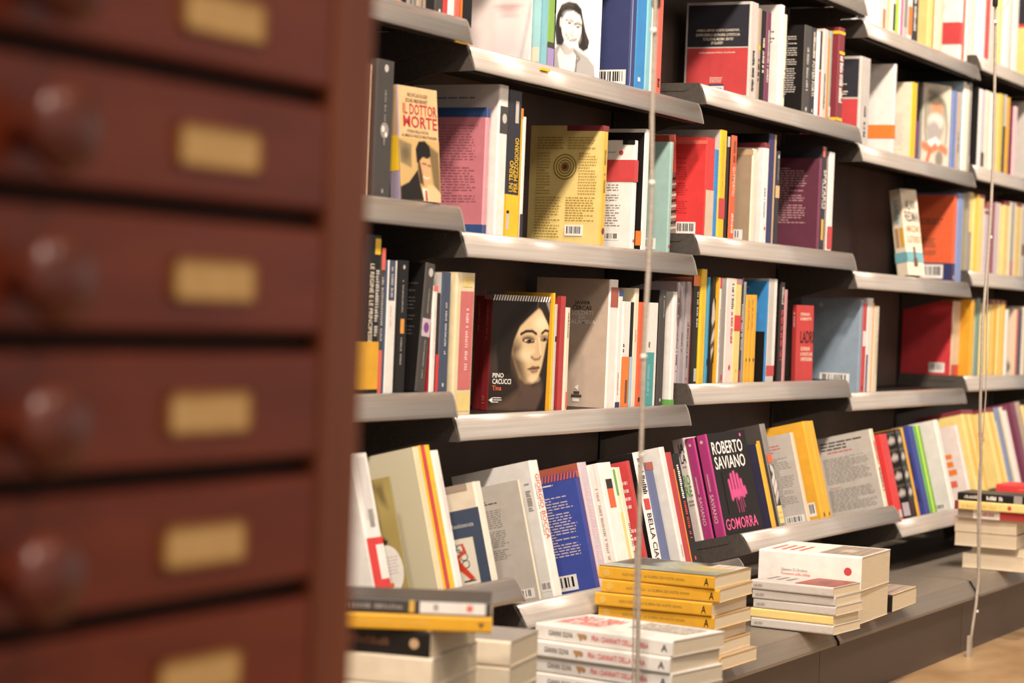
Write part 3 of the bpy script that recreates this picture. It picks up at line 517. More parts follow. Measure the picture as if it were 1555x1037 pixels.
DATA = [
('book', 'thin orange-tipped cream spine, upper shelf, cabinet-side bay', 'book', 'books on the upper shelf in the cabinet-side bay', (3.0885, 0.004, 1.2405), (0, 0, 0), 0.0246, 0.118, 0.14, 'cream', 'cream', 'cream', 'page', [('R', 'S', 0, 0, 1, 0.04, 'orange')]),
('book', 'thin black spine nearest the cabinet, upper shelf, cabinet-side bay', 'book', 'books on the upper shelf in the cabinet-side bay', (3.1172, 0.004, 1.2405), (0, 0, 0), 0.0145, 0.1211, 0.14, 'black', 'black', 'black', 'page', []),
('book', 'light grey spine with fine dark stripes, upper shelf, cabinet-side bay', 'book', 'books on the upper shelf in the cabinet-side bay', (3.1338, 0.004, 1.2405), (0, 0, 0), 0.0294, 0.1263, 0.14, 'grey', 'grey', 'grey', 'page', [('R', 'S', 0.3, 0, 0.4, 1, 'dgrey'), ('R', 'S', 0.7, 0, 0.78, 1, 'dgrey')]),
('book', 'pale taupe spine beside a striped grey one, upper shelf, cabinet-side bay', 'book', 'books on the upper shelf in the cabinet-side bay', (3.1653, 0.004, 1.2405), (0, 0, 0), 0.0277, 0.1312, 0.14, 'taupe', 'taupe', 'taupe', 'page', [('R', 'S', 0.45, 0, 0.55, 1, 'dgrey')]),
('book', 'wide black spine left of a dark grey one, upper shelf, cabinet-side bay', 'book', 'books on the upper shelf in the cabinet-side bay', (3.1951, 0.004, 1.2405), (0, 0, 0), 0.0259, 0.1359, 0.14, 'black', 'black', 'black', 'page', []),
('book', 'dark grey spine with a tiny white foot mark, upper shelf, cabinet-side bay', 'book', 'books on the upper shelf in the cabinet-side bay', (3.2232, 0.004, 1.2405), (0, 0, 0), 0.0263, 0.1406, 0.14, 'dgrey', 'dgrey', 'dgrey', 'page', [('O', 'S', 0.5, 0.03, 0.12, 'white')]),
('book', 'narrow bright red spine, upper shelf, cabinet-side bay', 'book', 'books on the upper shelf in the cabinet-side bay', (3.2516, 0.004, 1.2405), (0, 0, 0), 0.0133, 0.1431, 0.14, 'red', 'red', 'red', 'page', []),
('book', 'plain white spine between two red ones, upper shelf, cabinet-side bay', 'book', 'books on the upper shelf in the cabinet-side bay', (3.2671, 0.004, 1.2405), (0, 0, 0), 0.0201, 0.1468, 0.14, 'white', 'white', 'white', 'page', []),
('book', 'narrow coral red spine at shelf end, upper shelf, cabinet-side bay', 'book', 'books on the upper shelf in the cabinet-side bay', (3.2894, 0.004, 1.2405), (0, 0, 0), 0.0158, 0.1498, 0.14, 'coral', 'coral', 'coral', 'page', []),
('book', 'orange spine with black upper half at shelf end, upper shelf, central bay', 'book', 'books on the upper shelf in the central bay', (3.3297, 0.013, 1.1995), (0, 0, 0), 0.0322, 0.2005, 0.14, 'orange', 'orange', 'orange', 'page', [('R', 'S', 0, 0.17, 1, 1, 'black')]),
('book', 'large white cover with close-up pale face, upper shelf, central bay', 'book', 'books on the upper shelf in the central bay', (3.5738, 0.0095, 1.1995), (0, 0, 0), 0.0051, 0.2585, 0.135, 'white', 'white', 'white', 'page', [('P', 'B', 'paleface', 0, 0, 1, 1)]),
('book', 'pale aqua cover beside the pale face cover, upper shelf, central bay', 'book', 'books on the upper shelf in the central bay', (3.6039, 0.004, 1.1995), (0, 0, 0), 0.0234, 0.2557, 0.14, 'aqua', 'aqual', 'aqual', 'page', [('R', 'S', 0, 0, 1, 1, 'aqua'), ('R', 'B', 0.82, 0.02, 0.98, 0.12, 'cream')]),
('book', 'green spine with violet foot, upper shelf, central bay', 'book', 'books on the upper shelf in the central bay', (3.63, 0.004, 1.1995), (0, 0, 0), 0.0263, 0.2585, 0.14, 'green', 'green', 'green', 'page', [('R', 'S', 0, 0, 1, 0.13, 'violet'), ('R', 'S', 0, 0.13, 1, 0.17, 'dgrey')]),
('book', 'white cover with smiling dark-haired girl in jacket, upper shelf, central bay', 'book', 'books on the upper shelf in the central bay', (3.7917, 0.078, 1.1995), (0, 0, -127), 0.0161, 0.2553, 0.0945, 'black', 'white', 'white', 'page', [('P', 'F', 'girl', 0, 0, 1, 1), ('R', 'S', 0, 0.2, 1, 0.45, 'white'), ('R', 'S', 0, 0.1, 1, 0.13, 'red'), ('R', 'S', 0, 0.13, 1, 0.19, 'white')]),
('book', 'navy blue cover with white barcode, upper shelf, central bay', 'book', 'books on the upper shelf in the central bay', (3.9828, 0.004, 1.1995), (0, 0, 0), 0.0244, 0.2585, 0.075, 'navy', 'navy', 'navy', 'page', [('C', 'B', 0.05, 0.02, 0.9, 0.13), ('R', 'S', 0, 0, 0.2, 1, 'bluel')]),
('book', 'bright blue spine with small white foot mark, upper shelf, central bay', 'book', 'books on the upper shelf in the central bay', (4.0076, 0.004, 1.1995), (0, 0, 0), 0.0461, 0.2585, 0.14, 'blue', 'blue', 'blue', 'page', [('R', 'S', 0.3, 0.06, 0.55, 0.09, 'white')]),
('book', 'narrow aqua spine right of the blue spine, upper shelf, central bay', 'book', 'books on the upper shelf in the central bay', (4.0569, 0.004, 1.1995), (0, 0, 0), 0.022, 0.2552, 0.14, 'aqua', 'aqua', 'aqua', 'page', []),
('book', 'thin white spine behind the wire clamp, upper shelf, central bay', 'book', 'books on the upper shelf in the central bay', (4.082, 0.004, 1.1995), (0, 0, 0), 0.0127, 0.2576, 0.14, 'white', 'white', 'white', 'page', []),
('book', 'coral red spine at right shelf end, upper shelf, central bay', 'book', 'books on the upper shelf in the central bay', (4.1075, 0.004, 1.1995), (0, 0, 0), 0.0257, 0.2585, 0.14, 'coral', 'coral', 'coral', 'page', [('V', 'S', 0.3, 0.05, 0.7, 0.12, 'black')]),
('book', 'black and red back cover with white frame, upper shelf, bay right of left wire', 'book', 'books on the upper shelf in the bay right of left wire', (4.5977, 0.004, 1.2405), (0, 0, 0), 0.0429, 0.2065, 0.15, 'lgrey', 'lgrey', 'lgrey', 'page', [('R', 'B', 0.03, 0.03, 0.97, 0.52, 'redm'), ('R', 'B', 0.03, 0.535, 0.97, 0.97, 'slate'), ('T', 'B', "L'ANELLO, SERVIZIO SEGRETO CLANDESTINO,", 0.17, 0.69, 0.83, 0.72, 'cream', 0), ('T', 'B', "DOVEVA ESSERE LA CIA ITALIANA. LO STATO L'HA", 0.16, 0.645, 0.84, 0.675, 'cream', 0), ('T', 'B', "TUTELATO AL MASSIMO. BEN PIU'", 0.27, 0.6, 0.74, 0.63, 'cream', 0), ('T', 'B', 'DI GLADIO', 0.4, 0.56, 0.58, 0.59, 'cream', 0), ('T', 'B', 'Dalla prefazione di Paolo Cucchiarelli', 0.22, 0.46, 0.77, 0.485, 'cream', 0), ('L', 'B', 0.4, 0.16, 0.6, 0.22, 4, 'cream'), ('C', 'B', 0.38, 0.0, 0.62, 0.125), ('R', 'B', 0.38, 0.125, 0.62, 0.145, 'navy'), ('V', 'S', 0.35, 0.08, 0.65, 0.5, 'dgrey')]),
('book', 'slim taupe spine with yellow spot, upper shelf, bay right of left wire', 'book', 'books on the upper shelf in the bay right of left wire', (4.6435, 0.004, 1.2405), (0, 0, 0), 0.0177, 0.1979, 0.14, 'taupe', 'taupe', 'taupe', 'page', [('R', 'S', 0.1, 0.55, 0.8, 0.6, 'yellow'), ('V', 'S', 0.2, 0.2, 0.7, 0.45, 'black')]),
('book', 'slim black spine left of the purple spine, upper shelf, bay right of left wire', 'book', 'books on the upper shelf in the bay right of left wire', (4.6654, 0.004, 1.2405), (0, 0, 0), 0.0239, 0.1959, 0.14, 'black', 'black', 'black', 'page', [('V', 'S', 0.3, 0.3, 0.7, 0.7, 'cream')]),
('book', 'slim purple spine before the tall white cover, upper shelf, bay right of left wire', 'book', 'books on the upper shelf in the bay right of left wire', (4.6932, 0.004, 1.2405), (0, 0, 0), 0.0261, 0.1971, 0.14, 'plum', 'plum', 'plum', 'page', [('V', 'S', 0.3, 0.2, 0.7, 0.8, 'lgrey')]),
('book', 'tall white back cover with small dark print, upper shelf, bay right of left wire', 'book', 'books on the upper shelf in the bay right of left wire', (4.7753, 0.004, 1.2405), (0, 0, 0), 0.0228, 0.2235, 0.13, 'white', 'white', 'white', 'page', [('L', 'B', 0.55, 0.55, 0.9, 0.75, 6, 'dgrey'), ('C', 'B', 0.5, 0.03, 0.85, 0.12)]),
('book', 'thin cream spine left of the black back cover, upper shelf, bay right of left wire', 'book', 'books on the upper shelf in the bay right of left wire', (4.8015, 0.004, 1.2405), (0, 0, 0), 0.0154, 0.2056, 0.14, 'cream', 'cream', 'cream', 'page', [('V', 'S', 0.3, 0.1, 0.7, 0.4, 'brown')]),
('book', 'black back cover with white block of print, upper shelf, bay right of left wire', 'book', 'books on the upper shelf in the bay right of left wire', (4.9349, 0.004, 1.2405), (0, 0, 0), 0.0416, 0.1996, 0.12, 'dgrey', 'black', 'black', 'page', [('L', 'B', 0.35, 0.2, 0.85, 0.88, 26, 'lgrey'), ('V', 'S', 0.35, 0.25, 0.65, 0.75, 'lgrey'), ('O', 'S', 0.5, 0.05, 0.12, 'lgrey')]),
('book', 'dark slate spine with white lettering running downward, upper shelf, bay right of left wire', 'book', 'books on the upper shelf in the bay right of left wire', (4.9788, 0.004, 1.2405), (0, 0, 0), 0.0333, 0.1995, 0.14, 'slate', 'slate', 'slate', 'page', [('T', 'S', 'POTERI FORTI', 0.25, 0.22, 0.75, 0.62, 'cream', -90), ('V', 'S', 0.3, 0.65, 0.7, 0.95, 'cream'), ('O', 'S', 0.5, 0.05, 0.12, 'lgrey')]),
('book', 'thin white spine beside the dark slate spine, upper shelf, bay right of left wire', 'book', 'books on the upper shelf in the bay right of left wire', (5.0149, 0.004, 1.2405), (0, 0, 0), 0.0224, 0.1951, 0.14, 'white', 'white', 'white', 'page', []),
('book', 'small red and navy cover with pale spine, upper shelf, bay right of left wire', 'book', 'books on the upper shelf in the bay right of left wire', (5.0608, 0.004, 1.2405), (0, 0, 0), 0.0297, 0.2064, 0.12, 'lgrey', 'lgrey', 'lgrey', 'page', [('R', 'B', 0.03, 0.03, 0.96, 0.52, 'redm'), ('R', 'B', 0.03, 0.54, 0.96, 0.97, 'slate'), ('V', 'S', 0.35, 0.1, 0.6, 0.5, 'dgrey')]),
('book', 'thin orange spine, upper shelf, bay right of left wire', 'book', 'books on the upper shelf in the bay right of left wire', (5.0926, 0.004, 1.2405), (0, 0, 0), 0.0115, 0.1897, 0.14, 'orange', 'orange', 'orange', 'page', []),
('book', 'thin greenish grey spine left of the maroon book, upper shelf, bay right of left wire', 'book', 'books on the upper shelf in the bay right of left wire', (5.1045, 0.004, 1.2405), (0, 0, 0), 0.0159, 0.2071, 0.14, 'sage', 'sage', 'sage', 'page', [('R', 'S', 0, 0.03, 1, 0.15, 'lgrey')]),
('book', 'maroon book with yellow bands and outlined lettering, upper shelf, bay right of left wire', 'book', 'books on the upper shelf in the bay right of left wire', (5.1673, 0.004, 1.2405), (0, 0, 0), 0.0379, 0.2239, 0.12, 'maroon', 'maroon', 'maroon', 'page', [('R', 'S', 0, 0.93, 1, 0.96, 'yellow'), ('R', 'B', 0.0, 0.93, 1, 0.96, 'yellow'), ('R', 'S', 0, 0.02, 1, 0.05, 'yellow'), ('R', 'B', 0, 0.02, 1, 0.05, 'yellow'), ('R', 'S', 0, 0.72, 1, 0.75, 'yellow'), ('V', 'S', 0.2, 0.2, 0.8, 0.7, 'white'), ('L', 'B', 0.6, 0.3, 0.8, 0.6, 6, 'gold')]),
('book', 'red and navy back cover with thick pale spine, upper shelf, bay before right wire', 'book', 'books on the upper shelf in the bay before right wire', (5.3331, 0.004, 1.1995), (0, 0, 0), 0.0703, 0.2158, 0.15, 'lgrey', 'lgrey', 'lgrey', 'page', [('R', 'B', 0.03, 0.03, 0.96, 0.52, 'redm'), ('R', 'B', 0.03, 0.54, 0.96, 0.97, 'slate'), ('L', 'B', 0.3, 0.56, 0.8, 0.7, 5, 'cream'), ('V', 'S', 0.45, 0.1, 0.65, 0.45, 'dgrey')]),
('book', 'white back cover with wide orange band, upper shelf, bay before right wire', 'book', 'books on the upper shelf in the bay before right wire', (5.5954, 0.004, 1.1995), (0, 0, 0), 0.0162, 0.2264, 0.13, 'white', 'white', 'white', 'page', [('W', 0.17, 0.32, 'orange'), ('L', 'B', 0.1, 0.5, 0.5, 0.72, 5, 'slate')]),
('book', 'cream back cover with yellow spine, upper shelf, bay before right wire', 'book', 'books on the upper shelf in the bay before right wire', (5.7484, 0.004, 1.1995), (0, 0, 0), 0.0397, 0.1966, 0.12, 'yellow', 'cream', 'cream', 'page', [('L', 'B', 0.1, 0.1, 0.85, 0.6, 16, 'lgrey'), ('L', 'B', 0.1, 0.65, 0.6, 0.75, 3, 'coral'), ('C', 'B', 0.15, 0.02, 0.5, 0.1)]),
('book', 'thin black spine with purple lower half, upper shelf, bay before right wire', 'book', 'books on the upper shelf in the bay before right wire', (5.7891, 0.004, 1.1995), (0, 0, 0), 0.0155, 0.2018, 0.14, 'black', 'black', 'black', 'page', [('R', 'S', 0, 0, 1, 0.5, 'purple')]),
('book', 'pale cover with painted grey and orange figure, upper shelf, bay before right wire', 'book', 'books on the upper shelf in the bay before right wire', (6.0118, 0.068, 1.1995), (0, 0, -112), 0.0124, 0.2237, 0.118, 'lgrey', 'cream', 'cream', 'page', [('P', 'F', 'painting', 0, 0, 1, 1)]),
('book', 'periwinkle blue spine beside the painted cover, upper shelf, bay before right wire', 'book', 'books on the upper shelf in the bay before right wire', (6.1246, 0.004, 1.1995), (0, 0, 0), 0.0348, 0.2123, 0.1, 'bluel', 'bluel', 'bluel', 'page', [('R', 'S', 0, 0, 0.15, 1, 'navy')]),
('book', 'thin tan spine with dark lettering, upper shelf, bay before right wire', 'book', 'books on the upper shelf in the bay before right wire', (6.1611, 0.004, 1.1995), (0, 0, 0), 0.0268, 0.2134, 0.14, 'tan', 'tan', 'tan', 'page', [('V', 'S', 0.3, 0.2, 0.7, 0.5, 'black')]),
('book', 'pale blue cover with white spine edge, upper shelf, bay before right wire', 'book', 'books on the upper shelf in the bay before right wire', (6.215, 0.004, 1.1995), (0, 0, 0), 0.0194, 0.2473, 0.12, 'white', 'sky', 'sky', 'page', []),
('book', 'thin cream spine near the bay end, upper shelf, bay before right wire', 'book', 'books on the upper shelf in the bay before right wire', (6.2386, 0.004, 1.1995), (0, 0, 0), 0.0261, 0.2413, 0.14, 'cream', 'cream', 'cream', 'page', []),
('book', 'thin grey spine at the bay end, upper shelf, bay before right wire', 'book', 'books on the upper shelf in the bay before right wire', (6.2651, 0.004, 1.1995), (0, 0, 0), 0.0237, 0.2498, 0.14, 'lgrey', 'lgrey', 'lgrey', 'page', [('R', 'S', 0.1, 0, 0.4, 1, 'dgrey')]),
('book', 'black cover with small white sticker at foot, upper shelf, right wire bay', 'book', 'books on the upper shelf in the right wire bay', (6.3535, 0.004, 1.2225), (0, 0, 0), 0.0101, 0.2231, 0.075, 'black', 'black', 'black', 'page', [('R', 'B', 0.05, 0.03, 0.75, 0.13, 'white'), ('L', 'B', 0.2, 0.5, 0.7, 0.8, 7, 'dgrey')]),
('book', 'thin white spine right of the black cover, upper shelf, right wire bay', 'book', 'books on the upper shelf in the right wire bay', (6.3674, 0.004, 1.2225), (0, 0, 0), 0.0237, 0.2203, 0.14, 'white', 'white', 'white', 'page', []),
('book', 'lilac grey spine with dark foot, upper shelf, right wire bay', 'book', 'books on the upper shelf in the right wire bay', (6.393, 0.004, 1.2225), (0, 0, 0), 0.0389, 0.2208, 0.14, 'lilac', 'lilac', 'lilac', 'page', [('R', 'S', 0.2, 0.02, 1, 0.2, 'slate')]),
('book', 'cream spine left of the wire, upper shelf, right wire bay', 'book', 'books on the upper shelf in the right wire bay', (6.4337, 0.004, 1.2225), (0, 0, 0), 0.0532, 0.2227, 0.14, 'cream', 'cream', 'cream', 'page', []),
('book', 'thin white spine behind the wire, upper shelf, right wire bay', 'book', 'books on the upper shelf in the right wire bay', (6.4941, 0.004, 1.2225), (0, 0, 0), 0.021, 0.2217, 0.14, 'white', 'white', 'white', 'page', []),
('book', 'pale yellow spine right of the wire, upper shelf, right wire bay', 'book', 'books on the upper shelf in the right wire bay', (6.5182, 0.004, 1.2225), (0, 0, 0), 0.0602, 0.2243, 0.14, 'butter', 'butter', 'butter', 'page', []),
('book', 'mustard yellow spine next to a grey one, upper shelf, right wire bay', 'book', 'books on the upper shelf in the right wire bay', (6.5798, 0.004, 1.2225), (0, 0, 0), 0.0409, 0.2286, 0.14, 'yellowd', 'yellowd', 'yellowd', 'page', []),
('book', 'thin slate spine between yellow ones, upper shelf, right wire bay', 'book', 'books on the upper shelf in the right wire bay', (6.6227, 0.004, 1.2225), (0, 0, 0), 0.0305, 0.23, 0.14, 'slate', 'slate', 'slate', 'page', [('R', 'S', 0, 0.6, 1, 1, 'lgrey')]),
('book', 'golden spine left of the maroon cover, upper shelf, right wire bay', 'book', 'books on the upper shelf in the right wire bay', (6.6559, 0.004, 1.2225), (0, 0, 0), 0.0381, 0.2263, 0.14, 'gold', 'gold', 'gold', 'page', []),
('book', 'maroon cover with pale pink spine, upper shelf, right wire bay', 'book', 'books on the upper shelf in the right wire bay', (6.7416, 0.004, 1.2225), (0, 0, 0), 0.0374, 0.2073, 0.12, 'pinkl', 'plum', 'plum', 'page', []),
('book', 'grey white back cover at frame edge, upper shelf, right wire bay', 'book', 'books on the upper shelf in the right wire bay', (6.9346, 0.004, 1.2225), (0, 0, 0), 0.0473, 0.2409, 0.12, 'white', 'lgrey', 'lgrey', 'page', [('L', 'B', 0.3, 0.5, 0.6, 0.6, 3, 'coral')]),
('book', 'white cover with black standing silhouette, topmost shelf, bay before right wire', 'book', 'books on the topmost shelf in the bay before right wire', (5.428, 0.004, 1.4985), (0, 0, 0), 0.0103, 0.2449, 0.12, 'white', 'white', 'white', 'page', [('P', 'B', 'silhouette', 0, 0, 1, 1)]),
('book', 'white spine with teal and orange blocks, topmost shelf, bay before right wire', 'book', 'books on the topmost shelf in the bay before right wire', (5.4485, 0.004, 1.4985), (0, 0, 0), 0.052, 0.2552, 0.14, 'white', 'white', 'white', 'page', [('R', 'S', 0.6, 0.38, 0.95, 0.55, 'teal'), ('R', 'S', 0.6, 0.0, 0.95, 0.2, 'orange')]),
('book', 'thin sky blue spine, topmost shelf, bay before right wire', 'book', 'books on the topmost shelf in the bay before right wire', (5.5021, 0.004, 1.4985), (0, 0, 0), 0.0131, 0.2576, 0.14, 'sky', 'sky', 'sky', 'page', []),
('book', 'thin pale yellow spine, topmost shelf, bay before right wire', 'book', 'books on the topmost shelf in the bay before right wire', (5.5162, 0.004, 1.4985), (0, 0, 0), 0.0169, 0.2606, 0.14, 'butter', 'butter', 'butter', 'page', []),
('book', 'thin white spine left of the dark photo spine, topmost shelf, bay before right wire', 'book', 'books on the topmost shelf in the bay before right wire', (5.5347, 0.004, 1.4985), (0, 0, 0), 0.0213, 0.2644, 0.14, 'white', 'white', 'white', 'page', []),
('book', 'white spine with dark photo at foot, topmost shelf, bay before right wire', 'book', 'books on the topmost shelf in the bay before right wire', (5.5576, 0.004, 1.4985), (0, 0, 0), 0.0225, 0.2684, 0.14, 'white', 'white', 'white', 'page', [('R', 'S', 0.1, 0.03, 0.9, 0.28, 'slate')]),
('book', 'lime green spine, topmost shelf, bay before right wire', 'book', 'books on the topmost shelf in the bay before right wire', (5.5817, 0.004, 1.4985), (0, 0, 0), 0.0243, 0.2727, 0.14, 'lime', 'lime', 'lime', 'page', []),
('book', 'thin white spine between lime and pink, topmost shelf, bay before right wire', 'book', 'books on the topmost shelf in the bay before right wire', (5.607, 0.004, 1.4985), (0, 0, 0), 0.0179, 0.2758, 0.14, 'white', 'white', 'white', 'page', []),
('book', 'thin magenta spine, topmost shelf, bay before right wire', 'book', 'books on the topmost shelf in the bay before right wire', (5.626, 0.004, 1.4985), (0, 0, 0), 0.0153, 0.2785, 0.14, 'magenta', 'magenta', 'magenta', 'page', []),
('book', 'grey spine with cloudy photo, topmost shelf, bay before right wire', 'book', 'books on the topmost shelf in the bay before right wire', (5.6429, 0.004, 1.4985), (0, 0, 0), 0.0408, 0.2855, 0.14, 'lgrey', 'lgrey', 'lgrey', 'page', [('R', 'S', 0.2, 0.1, 0.8, 0.4, 'grey')]),
('book', 'white spine with orange foot, topmost shelf, bay before right wire', 'book', 'books on the topmost shelf in the bay before right wire', (5.6854, 0.004, 1.4985), (0, 0, 0), 0.0318, 0.26, 0.14, 'white', 'white', 'white', 'page', [('R', 'S', 0, 0.05, 1, 0.33, 'orange')]),
('book', 'black spine with white letters running down, topmost shelf, bay before right wire', 'book', 'books on the topmost shelf in the bay before right wire', (5.7188, 0.004, 1.4985), (0, 0, 0), 0.0491, 0.26, 0.14, 'slate', 'slate', 'slate', 'page', [('V', 'S', 0.25, 0.1, 0.6, 0.9, 'white')]),
('book', 'pale yellow cover left of an orange edge, topmost shelf, bay before right wire', 'book', 'books on the topmost shelf in the bay before right wire', (5.8543, 0.004, 1.4985), (0, 0, 0), 0.0381, 0.2854, 0.12, 'butter', 'butter', 'butter', 'page', []),
('book', 'thin orange edge beside pale yellow cover, topmost shelf, bay before right wire', 'book', 'books on the topmost shelf in the bay before right wire', (5.8954, 0.004, 1.4985), (0, 0, 0), 0.013, 0.288, 0.14, 'orange', 'orange', 'orange', 'page', []),
('book', 'cream spine right of the orange edge, topmost shelf, bay before right wire', 'book', 'books on the topmost shelf in the bay before right wire', (5.9107, 0.004, 1.4985), (0, 0, 0), 0.0472, 0.26, 0.14, 'cream', 'cream', 'cream', 'page', []),
('book', 'peach spine before the red banded cover, topmost shelf, bay before right wire', 'book', 'books on the topmost shelf in the bay before right wire', (5.9609, 0.004, 1.4985), (0, 0, 0), 0.0242, 0.26, 0.14, 'peach', 'peach', 'peach', 'page', []),
('book', 'white back cover with wide red band, topmost shelf, bay before right wire', 'book', 'books on the topmost shelf in the bay before right wire', (6.1463, 0.004, 1.4985), (0, 0, 0), 0.0223, 0.26, 0.125, 'white', 'white', 'white', 'page', [('W', 0.17, 0.4, 'redm'), ('L', 'B', 0.1, 0.52, 0.7, 0.95, 16, 'lgrey'), ('C', 'B', 0.2, 0.02, 0.6, 0.12)]),
('book', 'thin coral spine, topmost shelf, bay before right wire', 'book', 'books on the topmost shelf in the bay before right wire', (6.1782, 0.004, 1.4985), (0, 0, 0), 0.0193, 0.26, 0.14, 'coral', 'coral', 'coral', 'page', []),
('book', 'white spine at the bay end, topmost shelf, bay before right wire', 'book', 'books on the topmost shelf in the bay before right wire', (6.1994, 0.004, 1.4985), (0, 0, 0), 0.0239, 0.26, 0.14, 'white', 'white', 'white', 'page', []),
('book', 'thin peach spine at bay start, topmost shelf, right wire bay', 'book', 'books on the topmost shelf in the right wire bay', (6.3056, 0.028, 1.5285), (0, 0, 0), 0.0099, 0.3057, 0.14, 'peach', 'peach', 'peach', 'page', []),
('book', 'cream spine at bay start, topmost shelf, right wire bay', 'book', 'books on the topmost shelf in the right wire bay', (6.3158, 0.0245, 1.5285), (0, 0, 0), 0.0538, 0.3142, 0.14, 'cream', 'cream', 'cream', 'page', []),
('book', 'wide white spine beside the cream one, topmost shelf, right wire bay', 'book', 'books on the topmost shelf in the right wire bay', (6.37, 0.021, 1.5285), (0, 0, 0), 0.0411, 0.3206, 0.14, 'white', 'white', 'white', 'page', []),
('book', 'slim white spine left of the red spine, topmost shelf, right wire bay', 'book', 'books on the topmost shelf in the right wire bay', (6.4116, 0.0175, 1.5285), (0, 0, 0), 0.028, 0.325, 0.14, 'white', 'white', 'white', 'page', []),
('book', 'crimson spine among white ones, topmost shelf, right wire bay', 'book', 'books on the topmost shelf in the right wire bay', (6.44, 0.014, 1.5285), (0, 0, 0), 0.0352, 0.3305, 0.14, 'redm', 'redm', 'redm', 'page', []),
('book', 'pale grey spine right of the crimson one, topmost shelf, right wire bay', 'book', 'books on the topmost shelf in the right wire bay', (6.4756, 0.0105, 1.5285), (0, 0, 0), 0.0392, 0.3366, 0.14, 'lgrey', 'lgrey', 'lgrey', 'page', [('R', 'S', 0, 0.25, 1, 0.27, 'pinkl')]),
('book', 'yellow spine behind the wire knot, topmost shelf, right wire bay', 'book', 'books on the topmost shelf in the right wire bay', (6.5263, 0.004, 1.5285), (0, 0, 0), 0.039, 0.26, 0.14, 'butter', 'butter', 'butter', 'page', []),
('book', 'white spine right of the wire knot, topmost shelf, right wire bay', 'book', 'books on the topmost shelf in the right wire bay', (6.6082, 0.004, 1.5285), (0, 0, 0), 0.0435, 0.26, 0.14, 'white', 'white', 'white', 'page', [('R', 'S', 0.9, 0, 1, 1, 'pinkl')]),
('book', 'grey white cover with white spine, topmost shelf, right wire bay', 'book', 'books on the topmost shelf in the right wire bay', (6.6957, 0.004, 1.5285), (0, 0, 0), 0.0482, 0.26, 0.08, 'white', 'lgrey', 'lgrey', 'page', []),
('book', 'yellow cover with black top at frame edge, topmost shelf, right wire bay', 'book', 'books on the topmost shelf in the right wire bay', (6.8692, 0.004, 1.5285), (0, 0, 0), 0.0622, 0.26, 0.12, 'butter', 'butter', 'butter', 'page', [('R', 'B', 0, 0.62, 1, 1, 'slate'), ('R', 'B', 0, 0.58, 1, 0.62, 'redm')]),
('book', 'dark brown spine with pale right edge beside cabinet, middle shelf, cabinet-side bay', 'book', 'books on the middle shelf in the cabinet-side bay', (2.9991, 0.004, 0.9335), (0, 0, 0), 0.0353, 0.202, 0.14, 'brown', 'brown', 'brown', 'page', [('R', 'S', 0.85, 0, 1, 1, 'peach')]),
('book', 'thick charcoal spine with silver emblem, middle shelf, cabinet-side bay', 'book', 'books on the middle shelf in the cabinet-side bay', (3.0514, 0.004, 0.9335), (0, 0, 0), 0.0505, 0.2137, 0.14, 'dgrey', 'dgrey', 'dgrey', 'page', [('O', 'S', 0.5, 0.94, 0.12, 'lgrey'), ('O', 'S', 0.5, 0.49, 0.25, 'grey'), ('O', 'S', 0.42, 0.5, 0.1, 'white'), ('O', 'S', 0.6, 0.46, 0.08, 'white'), ('V', 'S', 0.45, 0.55, 0.55, 0.78, 'grey'), ('V', 'S', 0.45, 0.38, 0.55, 0.44, 'grey'), ('O', 'S', 0.5, 0.05, 0.07, 'grey')]),
('book', 'sand coloured cover with dark red title and suited man, middle shelf, cabinet-side bay', 'book', 'books on the middle shelf in the cabinet-side bay', (3.1449, 0.03, 0.9335), (0, -5.5, -99), 0.0229, 0.1821, 0.103, 'violetg', 'sand', 'sand', 'page', [('R', 'S', 0, 0.25, 1, 0.56, 'yellow'), ('R', 'S', 0, 0.56, 1, 1, 'tan'), ('T', 'F', 'NICHOLAS KULISH', 0.25, 0.91, 0.75, 0.945, 'brown', 0), ('T', 'F', 'SOUAD MEKHENNET', 0.2, 0.86, 0.75, 0.895, 'brown', 0), ('T', 'F', 'IL DOTTOR', 0.13, 0.755, 0.97, 0.85, 'crimson', 0), ('T', 'F', 'MORTE', 0.13, 0.64, 0.97, 0.745, 'crimson', 0), ('T', 'F', 'STORIA DELLA CACCIA', 0.22, 0.595, 0.75, 0.62, 'brown', 0), ('T', 'F', 'AL MEDICO NAZI DI MAUTHAUSEN', 0.08, 0.555, 0.95, 0.58, 'brown', 0), ('P', 'F', 'suitman', 0, 0, 1, 0.54)]),
('book', 'rose pink back cover with dark blue ends, middle shelf, central bay', 'book', 'books on the middle shelf in the central bay', (3.4288, 0.012, 0.8925), (0, 0, 0), 0.012, 0.2153, 0.15, 'pink', 'rose', 'rose', 'page', [('R', 'B', 0, 0.925, 1, 1, 'denim'), ('R', 'B', 0, 0, 1, 0.08, 'denim'), ('R', 'S', 0, 0.925, 1, 1, 'denim'), ('R', 'S', 0, 0, 1, 0.08, 'denim'), ('L', 'B', 0.12, 0.25, 0.9, 0.87, 28, 'roseD')]),
('book', 'tall white book with black square on spine, middle shelf, central bay', 'book', 'books on the middle shelf in the central bay', (3.458, 0.004, 0.8925), (0, 0, 0), 0.033, 0.2573, 0.17, 'white', 'white', 'white', 'page', [('R', 'S', 0.1, 0.68, 0.95, 0.86, 'dgrey'), ('O', 'S', 0.6, 0.78, 0.25, 'lgrey'), ('L', 'B', 0.1, 0.9, 0.8, 0.925, 1, 'grey')]),
